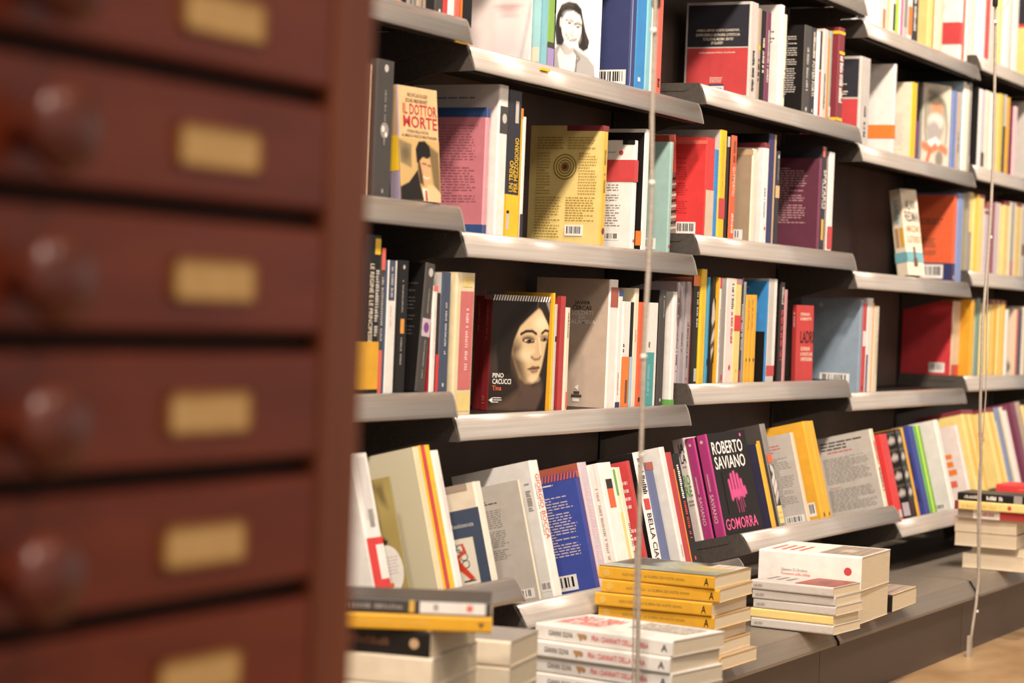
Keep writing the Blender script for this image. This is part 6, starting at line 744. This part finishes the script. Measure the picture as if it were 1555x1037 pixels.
('book', 'white cover with column of orange squares, slanted shelf, bay before right wire', 'book', 'books on the slanted shelf in the bay before right wire', (6.0193, -0.122, 0.2939), (-14.5, 0, 0), 0.0186, 0.2183, 0.11, 'pinkw', 'pinkw', 'pinkw', 'page', [('R', 'B', 0.4, 0.6, 0.75, 0.66, 'orange'), ('R', 'B', 0.4, 0.5, 0.75, 0.57, 'orange'), ('R', 'B', 0.4, 0.4, 0.8, 0.47, 'orange'), ('R', 'B', 0.35, 0.25, 0.75, 0.33, 'coral'), ('R', 'B', 0.1, 0.75, 0.35, 0.9, 'rose2'), ('R', 'B', 0.4, 0.12, 0.55, 0.17, 'coral')]),
('book', 'leftmost of four yellow spines with maroon heads, slanted shelf, bay before right wire', 'book', 'books on the slanted shelf in the bay before right wire', (6.0977, -0.122, 0.2939), (-14.5, 0, 0), 0.0253, 0.258, 0.13, 'butter', 'butter', 'butter', 'page', [('R', 'S', 0, 0.955, 1, 1, 'maroon'), ('R', 'B', 0, 0.955, 1, 1, 'maroon'), ('V', 'S', 0.3, 0.3, 0.6, 0.6, 'ochre')]),
('book', 'second of four yellow spines with maroon heads, slanted shelf, bay before right wire', 'book', 'books on the slanted shelf in the bay before right wire', (6.1245, -0.122, 0.2939), (-14.5, 0, 0), 0.0255, 0.2574, 0.13, 'ochre', 'butter', 'butter', 'page', [('R', 'S', 0, 0.955, 1, 1, 'maroon'), ('R', 'B', 0, 0.955, 1, 1, 'maroon'), ('V', 'S', 0.3, 0.3, 0.6, 0.6, 'ochre')]),
('book', 'third of four yellow spines with maroon heads, slanted shelf, bay before right wire', 'book', 'books on the slanted shelf in the bay before right wire', (6.1515, -0.122, 0.2939), (-14.5, 0, 0), 0.0257, 0.2568, 0.13, 'butter', 'butter', 'butter', 'page', [('R', 'S', 0, 0.955, 1, 1, 'maroon'), ('R', 'B', 0, 0.955, 1, 1, 'maroon'), ('V', 'S', 0.3, 0.3, 0.6, 0.6, 'ochre')]),
('book', 'rightmost of four yellow spines left of wire, slanted shelf, bay before right wire', 'book', 'books on the slanted shelf in the bay before right wire', (6.1787, -0.122, 0.2939), (-14.5, 0, 0), 0.0259, 0.2563, 0.13, 'ochre', 'butter', 'butter', 'page', [('R', 'S', 0, 0.955, 1, 1, 'maroon'), ('R', 'B', 0, 0.955, 1, 1, 'maroon'), ('V', 'S', 0.3, 0.3, 0.6, 0.6, 'ochre')]),
('book', 'yellow spine behind the wire with red mark, slanted shelf, right wire bay', 'book', 'books on the slanted shelf in the right wire bay', (6.3049, -0.122, 0.3269), (-14.5, 0, 0), 0.0256, 0.2237, 0.13, 'butter', 'butter', 'butter', 'page', [('R', 'S', 0, 0.955, 1, 1, 'maroon'), ('R', 'B', 0, 0.955, 1, 1, 'maroon'), ('R', 'B', 0.75, 0.6, 0.85, 0.72, 'coral')]),
('book', 'yellow spine second right of the wire, slanted shelf, right wire bay', 'book', 'books on the slanted shelf in the right wire bay', (6.3321, -0.122, 0.3269), (-14.5, 0, 0), 0.0258, 0.2232, 0.13, 'ochre', 'butter', 'butter', 'page', [('R', 'S', 0, 0.955, 1, 1, 'maroon'), ('R', 'B', 0, 0.955, 1, 1, 'maroon'), ('R', 'B', 0.75, 0.6, 0.85, 0.72, 'coral')]),
('book', 'yellow spine third right of the wire, slanted shelf, right wire bay', 'book', 'books on the slanted shelf in the right wire bay', (6.3595, -0.122, 0.3269), (-14.5, 0, 0), 0.026, 0.2226, 0.13, 'butter', 'butter', 'butter', 'page', [('R', 'S', 0, 0.955, 1, 1, 'maroon'), ('R', 'B', 0, 0.955, 1, 1, 'maroon'), ('R', 'B', 0.75, 0.6, 0.85, 0.72, 'coral')]),
('book', 'short peach spine left of the blue one, slanted shelf, right wire bay', 'book', 'books on the slanted shelf in the right wire bay', (6.3858, -0.122, 0.3269), (-14.5, 0, 0), 0.005, 0.185, 0.14, 'peach', 'peach', 'peach', 'page', []),
('book', 'dusty blue spine, slanted shelf, right wire bay', 'book', 'books on the slanted shelf in the right wire bay', (6.4071, -0.122, 0.3269), (-14.5, 0, 0), 0.0381, 0.224, 0.14, 'bluem', 'bluem', 'bluem', 'page', []),
('book', 'white spine with maroon head and yellow edge, slanted shelf, right wire bay', 'book', 'books on the slanted shelf in the right wire bay', (6.4814, -0.122, 0.3269), (-14.5, 0, 0), 0.0425, 0.2255, 0.14, 'pinkw', 'pinkw', 'pinkw', 'page', [('R', 'S', 0, 0.95, 1, 1, 'maroon'), ('R', 'B', 0, 0, 0.95, 0.95, 'butter')]),
('book', 'plum spine near the frame edge, slanted shelf, right wire bay', 'book', 'books on the slanted shelf in the right wire bay', (6.5889, -0.122, 0.3269), (-14.5, 0, 0), 0.0364, 0.2352, 0.14, 'plum', 'plum', 'plum', 'page', []),
('book', 'taupe spine with dark foot, slanted shelf, right wire bay', 'book', 'books on the slanted shelf in the right wire bay', (6.6561, -0.122, 0.3269), (-14.5, 0, 0), 0.0296, 0.2371, 0.14, 'taupe', 'taupe', 'taupe', 'page', [('R', 'S', 0, 0, 1, 0.4, 'slate')]),
('book', 'pale yellow spine at slanted row end, slanted shelf, right wire bay', 'book', 'books on the slanted shelf in the right wire bay', (6.7024, -0.122, 0.3269), (-14.5, 0, 0), 0.0338, 0.2252, 0.14, 'butter', 'butter', 'butter', 'page', []),
('book', 'yellow-spined paperback, bottom of the pile behind the left wire', 'book', 'pile of yellow-spined paperbacks on the base', (3.589, -0.387, 0.1755), (0, -90, -90.2), 0.0226, 0.214, 0.17, 'gold', 'cream', 'taupe', 'page', [('T', 'S', 'ALDO CAZZULLO', 0.4, 0.62, 0.6, 0.79, 'olive', -90), ('T', 'S', 'LA GUERRA DEI NOSTRI NONNI', 0.4, 0.25, 0.6, 0.6, 'olive', -90), ('O', 'S', 0.5, 0.93, 0.3, 'ochre'), ('T', 'S', 'A', 0.22, 0.045, 0.78, 0.085, 'black', -90)]),
('book', 'yellow-spined paperback, second from bottom of the pile behind the left wire', 'book', 'pile of yellow-spined paperbacks on the base', (3.591, -0.377, 0.1984), (0, -90, -89.0), 0.0226, 0.214, 0.17, 'gold', 'cream', 'taupe', 'page', [('T', 'S', 'ALDO CAZZULLO', 0.4, 0.62, 0.6, 0.79, 'olive', -90), ('T', 'S', 'LA GUERRA DEI NOSTRI NONNI', 0.4, 0.25, 0.6, 0.6, 'olive', -90), ('O', 'S', 0.5, 0.93, 0.3, 'ochre'), ('T', 'S', 'A', 0.22, 0.045, 0.78, 0.085, 'black', -90)]),
('book', 'yellow-spined paperback, third from bottom of the pile behind the left wire', 'book', 'pile of yellow-spined paperbacks on the base', (3.585, -0.373, 0.2213), (0, -90, -87.8), 0.0226, 0.214, 0.17, 'gold', 'cream', 'taupe', 'page', [('T', 'S', 'ALDO CAZZULLO', 0.4, 0.62, 0.6, 0.79, 'olive', -90), ('T', 'S', 'LA GUERRA DEI NOSTRI NONNI', 0.4, 0.25, 0.6, 0.6, 'olive', -90), ('O', 'S', 0.5, 0.93, 0.3, 'ochre'), ('T', 'S', 'A', 0.22, 0.045, 0.78, 0.085, 'black', -90)]),
('book', 'yellow-spined paperback, fourth from top of the pile behind the left wire', 'book', 'pile of yellow-spined paperbacks on the base', (3.579, -0.377, 0.2442), (0, -90, -90.2), 0.0226, 0.214, 0.17, 'gold', 'cream', 'taupe', 'page', [('T', 'S', 'ALDO CAZZULLO', 0.4, 0.62, 0.6, 0.79, 'olive', -90), ('T', 'S', 'LA GUERRA DEI NOSTRI NONNI', 0.4, 0.25, 0.6, 0.6, 'olive', -90), ('O', 'S', 0.5, 0.93, 0.3, 'ochre'), ('T', 'S', 'A', 0.22, 0.045, 0.78, 0.085, 'black', -90)]),
('book', 'yellow-spined paperback, third from top of the pile behind the left wire', 'book', 'pile of yellow-spined paperbacks on the base', (3.575, -0.373, 0.2671), (0, -90, -89.0), 0.0226, 0.214, 0.17, 'gold', 'cream', 'taupe', 'page', [('T', 'S', 'ALDO CAZZULLO', 0.4, 0.62, 0.6, 0.79, 'olive', -90), ('T', 'S', 'LA GUERRA DEI NOSTRI NONNI', 0.4, 0.25, 0.6, 0.6, 'olive', -90), ('O', 'S', 0.5, 0.93, 0.3, 'ochre'), ('T', 'S', 'A', 0.22, 0.045, 0.78, 0.085, 'black', -90)]),
('book', 'yellow-spined paperback, second from top of the pile behind the left wire', 'book', 'pile of yellow-spined paperbacks on the base', (3.583, -0.383, 0.29), (0, -90, -87.8), 0.0226, 0.214, 0.17, 'gold', 'cream', 'taupe', 'page', [('T', 'S', 'ALDO CAZZULLO', 0.4, 0.62, 0.6, 0.79, 'olive', -90), ('T', 'S', 'LA GUERRA DEI NOSTRI NONNI', 0.4, 0.25, 0.6, 0.6, 'olive', -90), ('O', 'S', 0.5, 0.93, 0.3, 'ochre'), ('T', 'S', 'A', 0.22, 0.045, 0.78, 0.085, 'black', -90)]),
('book', 'yellow-spined paperback, topmost of the pile behind the left wire', 'book', 'pile of yellow-spined paperbacks on the base', (3.577, -0.375, 0.3129), (0, -90, -90.2), 0.0226, 0.214, 0.17, 'gold', 'cream', 'dgrey', 'page', [('T', 'S', 'ALDO CAZZULLO', 0.4, 0.62, 0.6, 0.79, 'olive', -90), ('T', 'S', 'LA GUERRA DEI NOSTRI NONNI', 0.4, 0.25, 0.6, 0.6, 'olive', -90), ('O', 'S', 0.5, 0.93, 0.3, 'ochre'), ('T', 'S', 'A', 0.22, 0.045, 0.78, 0.085, 'black', -90), ('P', 'F', 'ruins', 0, 0, 1, 1), ('R', 'F', 0.66, 0.02, 0.98, 0.28, 'lgrey'), ('L', 'F', 0.7, 0.05, 0.95, 0.25, 3, 'tan')]),
('book', 'white hardback with red spine title, bottom of the pile under the left wire', 'book', 'pile of white hardbacks in front of the base', (3.069, -0.519, 0.1765), (0, -90, -97.5), 0.0241, 0.24, 0.152, 'white', 'white', 'white', 'pagew', [('T', 'S', 'GIANNI OLIVA', 0.33, 0.72, 0.67, 0.9, 'dbrown', -90), ('A', 'S', 0.5, 0.66, 0.3, 'tanD'), ('O', 'S', 0.5, 0.63, 0.16, 'tanD'), ('T', 'S', 'FRA I DANNATI DELLA TERRA', 0.33, 0.17, 0.67, 0.58, 'red', -90), ('T', 'S', 'A', 0.28, 0.035, 0.72, 0.08, 'slate', -90)]),
('book', 'white hardback with red spine title, fourth from top of the pile under the left wire', 'book', 'pile of white hardbacks in front of the base', (3.067, -0.523, 0.2009), (0, -90, -96.5), 0.0241, 0.24, 0.152, 'white', 'white', 'white', 'pagew', [('T', 'S', 'GIANNI OLIVA', 0.33, 0.72, 0.67, 0.9, 'dbrown', -90), ('A', 'S', 0.5, 0.66, 0.3, 'tanD'), ('O', 'S', 0.5, 0.63, 0.16, 'tanD'), ('T', 'S', 'FRA I DANNATI DELLA TERRA', 0.33, 0.17, 0.67, 0.58, 'red', -90), ('T', 'S', 'A', 0.28, 0.035, 0.72, 0.08, 'slate', -90)]),
('book', 'white hardback with red spine title, third from top of the pile under the left wire', 'book', 'pile of white hardbacks in front of the base', (3.065, -0.521, 0.2253), (0, -90, -97.5), 0.0241, 0.24, 0.152, 'white', 'white', 'white', 'pagew', [('T', 'S', 'GIANNI OLIVA', 0.33, 0.72, 0.67, 0.9, 'dbrown', -90), ('A', 'S', 0.5, 0.66, 0.3, 'tanD'), ('O', 'S', 0.5, 0.63, 0.16, 'tanD'), ('T', 'S', 'FRA I DANNATI DELLA TERRA', 0.33, 0.17, 0.67, 0.58, 'red', -90), ('T', 'S', 'A', 0.28, 0.035, 0.72, 0.08, 'slate', -90)]),
('book', 'white hardback with red spine title, second from top of the pile under the left wire', 'book', 'pile of white hardbacks in front of the base', (3.061, -0.519, 0.2497), (0, -90, -96.5), 0.0241, 0.24, 0.152, 'white', 'white', 'white', 'pagew', [('T', 'S', 'GIANNI OLIVA', 0.33, 0.72, 0.67, 0.9, 'dbrown', -90), ('A', 'S', 0.5, 0.66, 0.3, 'tanD'), ('O', 'S', 0.5, 0.63, 0.16, 'tanD'), ('T', 'S', 'FRA I DANNATI DELLA TERRA', 0.33, 0.17, 0.67, 0.58, 'red', -90), ('T', 'S', 'A', 0.28, 0.035, 0.72, 0.08, 'slate', -90)]),
('book', 'white hardback with red spine title, topmost of the pile under the left wire', 'book', 'pile of white hardbacks in front of the base', (3.065, -0.521, 0.2741), (0, -90, -97.5), 0.0241, 0.24, 0.152, 'white', 'white', 'white', 'pagew', [('T', 'S', 'GIANNI OLIVA', 0.33, 0.72, 0.67, 0.9, 'dbrown', -90), ('A', 'S', 0.5, 0.66, 0.3, 'tanD'), ('O', 'S', 0.5, 0.63, 0.16, 'tanD'), ('T', 'S', 'FRA I DANNATI DELLA TERRA', 0.33, 0.17, 0.67, 0.58, 'red', -90), ('T', 'S', 'A', 0.28, 0.035, 0.72, 0.08, 'slate', -90), ('T', 'F', 'FRA I DANNATI', 0.2, 0.62, 0.5, 0.95, 'redl', -90), ('T', 'F', 'DELLA TERRA', 0.52, 0.6, 0.8, 0.95, 'redl', -90), ('P', 'F', 'crowd', 0.45, 0.08, 0.9, 0.5)]),
('book', 'thick white book under its twin, on the base beside the thin paperbacks', 'book', 'thick white books on the base', (4.33, -0.38, 0.1755), (0, -90, -88), 0.066, 0.212, 0.205, 'white', 'white', 'white', 'page', [('T', 'S', 'Dormono sulla collina', 0.45, 0.4, 0.6, 0.75, 'coral', -90)]),
('book', 'thick white book with village picture, on top of its twin on the base', 'book', 'thick white books on the base', (4.326, -0.383, 0.2418), (0, -90, -87.5), 0.067, 0.212, 0.21, 'white', 'white', 'white', 'page', [('T', 'S', 'Giacomo Di Girolamo', 0.42, 0.52, 0.51, 0.775, 'grey', -90), ('T', 'S', 'Dormono sulla collina', 0.29, 0.49, 0.39, 0.775, 'coral', -90), ('O', 'S', 0.55, 0.13, 0.12, 'redm'), ('P', 'F', 'village', 0.12, 0.02, 0.92, 0.45), ('L', 'F', 0.15, 0.6, 0.6, 0.95, 4, 'redl')]),
('book', 'thin pale paperback, bottom of the stack before the thick white books', 'book', 'thin paperbacks stacked on the base', (4.147, -0.392, 0.1755), (0, -90, -93.5), 0.0178, 0.171, 0.135, 'lgrey', 'white', 'lgrey', 'page', [('V', 'S', 0.3, 0.85, 0.6, 0.96, 'grey'), ('O', 'S', 0.5, 0.1, 0.25, 'lgrey')]),
('book', 'thin pale paperback, second from bottom of the stack before the thick white books', 'book', 'thin paperbacks stacked on the base', (4.151, -0.389, 0.1936), (0, -90, -92.5), 0.0178, 0.171, 0.135, 'butter', 'white', 'lgrey', 'page', []),
('book', 'thin pale paperback, middle of the stack before the thick white books', 'book', 'thin paperbacks stacked on the base', (4.15, -0.394, 0.2117), (0, -90, -93.5), 0.0178, 0.171, 0.135, 'lgrey', 'white', 'lgrey', 'page', [('V', 'S', 0.3, 0.85, 0.6, 0.96, 'grey'), ('O', 'S', 0.5, 0.1, 0.25, 'lgrey')]),
('book', 'thin pale paperback, fourth from bottom of the stack before the thick white books', 'book', 'thin paperbacks stacked on the base', (4.151, -0.392, 0.2298), (0, -90, -92.5), 0.0178, 0.171, 0.135, 'lgrey', 'white', 'lgrey', 'page', [('V', 'S', 0.3, 0.85, 0.6, 0.96, 'grey'), ('O', 'S', 0.5, 0.1, 0.25, 'lgrey')]),
('book', 'thin pale paperback, topmost of the stack before the thick white books', 'book', 'thin paperbacks stacked on the base', (4.145, -0.389, 0.2479), (0, -90, -93.5), 0.0178, 0.171, 0.135, 'lgrey', 'white', 'lgrey', 'page', [('V', 'S', 0.3, 0.85, 0.6, 0.96, 'grey'), ('O', 'S', 0.5, 0.1, 0.25, 'lgrey'), ('P', 'F', 'redscene', 0.1, 0.02, 0.95, 0.5), ('L', 'F', 0.3, 0.6, 0.7, 0.95, 3, 'grey')]),
('book', 'small thick book with sketched cover lying alone on the base', 'book', 'small books on the base', (4.566, -0.372, 0.1755), (0, -90, -88), 0.036, 0.14, 0.19, 'black', 'peach', 'peach', 'page', [('P', 'F', 'village', 0.03, 0.03, 0.97, 0.97)]),
('book', 'thick paperback with pale fore edge, bottom of the right hand pile', 'book', 'pile of mixed books on the base at right', (5.675, -0.232, 0.1755), (0, -90, 90), 0.036, 0.175, 0.115, 'dgrey', 'white', 'white', 'pagew', []),
('book', 'thin pale paperback second from bottom of the right hand pile', 'book', 'pile of mixed books on the base at right', (5.685, -0.25, 0.2118), (0, -90, 90), 0.0185, 0.155, 0.11, 'grey', 'lgrey', 'lgrey', 'pagew', []),
('book', 'thick dark-spined paperback third from bottom of the right hand pile', 'book', 'pile of mixed books on the base at right', (5.66, -0.215, 0.2306), (0, -90, 90), 0.035, 0.155, 0.115, 'dbrown', 'lgrey', 'lgrey', 'pagew', []),
('book', 'thick dark-spined paperback in the middle of the right hand pile', 'book', 'pile of mixed books on the base at right', (5.658, -0.214, 0.2659), (0, -90, 90), 0.035, 0.155, 0.115, 'dbrown', 'lgrey', 'lgrey', 'pagew', []),
('book', 'thin book with white and red spine on two thick books, right hand pile', 'book', 'pile of mixed books on the base at right', (5.53, -0.415, 0.3012), (0, -90, -90), 0.0205, 0.19, 0.12, 'redm', 'lgrey', 'lgrey', 'page', [('R', 'S', 0, 0.45, 1, 0.8, 'white'), ('R', 'S', 0, 0.8, 1, 1, 'taupe'), ('V', 'S', 0.3, 0.5, 0.7, 0.75, 'rose2')]),
('book', 'yellow book with maroon end below the topmost of right hand pile', 'book', 'pile of mixed books on the base at right', (5.515, -0.415, 0.322), (0, -90, -90), 0.0215, 0.195, 0.12, 'butter', 'butter', 'butter', 'page', [('R', 'S', 0, 0.95, 1, 1, 'maroon'), ('O', 'S', 0.5, 0.3, 0.25, 'redm'), ('V', 'S', 0.3, 0.4, 0.6, 0.9, 'ochre')]),
('book', 'black book with pale spine letters, topmost of right hand pile', 'book', 'pile of mixed books on the base at right', (5.52, -0.4, 0.3438), (0, -90, -90), 0.0195, 0.175, 0.12, 'black', 'dgrey', 'dgrey', 'page', [('V', 'S', 0.3, 0.66, 0.7, 0.92, 'lgrey'), ('V', 'S', 0.25, 0.35, 0.75, 0.62, 'white'), ('R', 'S', 0, 0.08, 1, 0.2, 'grey')]),
('book', 'pale-edged book, bottom in the pile partly hidden at frame edge', 'book', 'pile of books behind the right hand pile', (6.02, -0.385, 0.1755), (0, -90, -92), 0.03, 0.19, 0.13, 'dgrey', 'lgrey', 'lgrey', 'page', []),
('book', 'pale-edged book, second in the pile partly hidden at frame edge', 'book', 'pile of books behind the right hand pile', (6.02, -0.385, 0.2058), (0, -90, -92), 0.034, 0.19, 0.13, 'lgrey', 'lgrey', 'lgrey', 'page', []),
('book', 'pale-edged book, third in the pile partly hidden at frame edge', 'book', 'pile of books behind the right hand pile', (6.02, -0.385, 0.2401), (0, -90, -92), 0.03, 0.19, 0.13, 'slate', 'lgrey', 'lgrey', 'page', []),
('book', 'pale-edged book, fourth in the pile partly hidden at frame edge', 'book', 'pile of books behind the right hand pile', (6.02, -0.385, 0.2704), (0, -90, -92), 0.031, 0.19, 0.13, 'grey', 'lgrey', 'lgrey', 'page', []),
('book', 'pale-edged book, fifth in the pile partly hidden at frame edge', 'book', 'pile of books behind the right hand pile', (6.02, -0.385, 0.3017), (0, -90, -92), 0.033, 0.19, 0.13, 'lgrey', 'lgrey', 'lgrey', 'page', []),
('book', 'red book lying on the pile partly hidden at the frame edge', 'book', 'pile of books behind the right hand pile', (5.99, -0.392, 0.335), (0, -90, -90), 0.022, 0.2, 0.135, 'red', 'red', 'red', 'page', [('V', 'S', 0.4, 0.3, 0.6, 0.7, 'redl')]),
('book', 'cream-edged thick book, bottom in the blurred pile beside the cabinet', 'book', 'books lying in the blurred pile beside the cabinet', (2.53, -0.42, 0.1765), (0, -90, -80), 0.0368, 0.215, 0.185, 'cream', 'cream', 'lgrey', 'page', []),
('book', 'cream-edged thick book, second in the blurred pile beside the cabinet', 'book', 'books lying in the blurred pile beside the cabinet', (2.53, -0.42, 0.2136), (0, -90, -80), 0.0368, 0.215, 0.185, 'cream', 'cream', 'lgrey', 'page', []),
('book', 'cream-edged thick book, third in the blurred pile beside the cabinet', 'book', 'books lying in the blurred pile beside the cabinet', (2.53, -0.42, 0.2507), (0, -90, -80), 0.0368, 0.215, 0.185, 'cream', 'cream', 'lgrey', 'page', []),
('book', 'cream-edged thick book, fourth in the blurred pile beside the cabinet', 'book', 'books lying in the blurred pile beside the cabinet', (2.53, -0.42, 0.2878), (0, -90, -80), 0.0368, 0.215, 0.185, 'cream', 'cream', 'lgrey', 'page', []),
('book', 'black-spined thick book under the yellow one in the blurred pile', 'book', 'books lying in the blurred pile beside the cabinet', (2.53, -0.415, 0.3249), (0, -90, -83), 0.033, 0.21, 0.165, 'black', 'cream', 'cream', 'page', [('O', 'S', 0.5, 0.1, 0.2, 'tan'), ('V', 'S', 0.35, 0.25, 0.65, 0.7, 'brown')]),
('book', 'yellow-spined book second from top in the blurred pile', 'book', 'books lying in the blurred pile beside the cabinet', (2.569, -0.482, 0.3582), (0, -90, -63), 0.0205, 0.225, 0.11, 'gold', 'gold', 'taupe', 'page', [('A', 'S', 0.5, 0.06, 0.22, 'brown'), ('V', 'S', 0.4, 0.35, 0.6, 0.75, 'ochre')]),
('book', 'dark grey book with white label, topmost of the blurred pile', 'book', 'books lying in the blurred pile beside the cabinet', (2.569, -0.48, 0.379), (0, -90, -63), 0.0195, 0.225, 0.105, 'dgrey', 'dgrey', 'dgrey', 'page', [('R', 'S', 0.1, 0.03, 0.85, 0.4, 'white'), ('L', 'S', 0.3, 0.28, 0.7, 0.34, 1, 'grey'), ('L', 'S', 0.3, 0.08, 0.7, 0.16, 1, 'coral'), ('V', 'S', 0.3, 0.5, 0.6, 0.9, 'grey'), ('R', 'S', 0.1, 0.43, 0.9, 0.46, 'ochre')]),
('book', 'thick cream-edged book, bottom of the small pile left of white hardbacks', 'book', 'books in the small pile between blurred and white piles', (2.775, -0.405, 0.1765), (0, -90, -80), 0.0355, 0.2, 0.135, 'cream', 'grey', 'grey', 'page', []),
('book', 'thick cream-edged book, second of the small pile left of white hardbacks', 'book', 'books in the small pile between blurred and white piles', (2.775, -0.405, 0.2123), (0, -90, -80), 0.0355, 0.2, 0.135, 'cream', 'grey', 'grey', 'page', []),
('book', 'thick cream-edged book, third of the small pile left of white hardbacks', 'book', 'books in the small pile between blurred and white piles', (2.775, -0.405, 0.2481), (0, -90, -80), 0.034, 0.2, 0.135, 'cream', 'grey', 'grey', 'page', []),
('book', 'thick grey-covered book, topmost of the small pile left of white hardbacks', 'book', 'books in the small pile between blurred and white piles', (2.775, -0.405, 0.2824), (0, -90, -80), 0.035, 0.2, 0.135, 'cream', 'grey', 'grey', 'page', [])]
for row_ in DATA: make_book(*row_)
# low stand carrying the piles in front of the base
st = empty('display_stand', (2.75, -.57, 0), 'low dark stand carrying the front book piles beside the base', 'stand')
q = MB(); q.box((-.45, -.25, .161), (.50, .21, .176)); bevel(q.build('stand_top', M_DARK, st), .003)
for sx in (-.42, .44):
    for sy in (-.22, .15):
        q = MB(); q.box((sx, sy, 0), (sx + .03, sy + .03, .161)); q.build('leg', M_DARK, st)
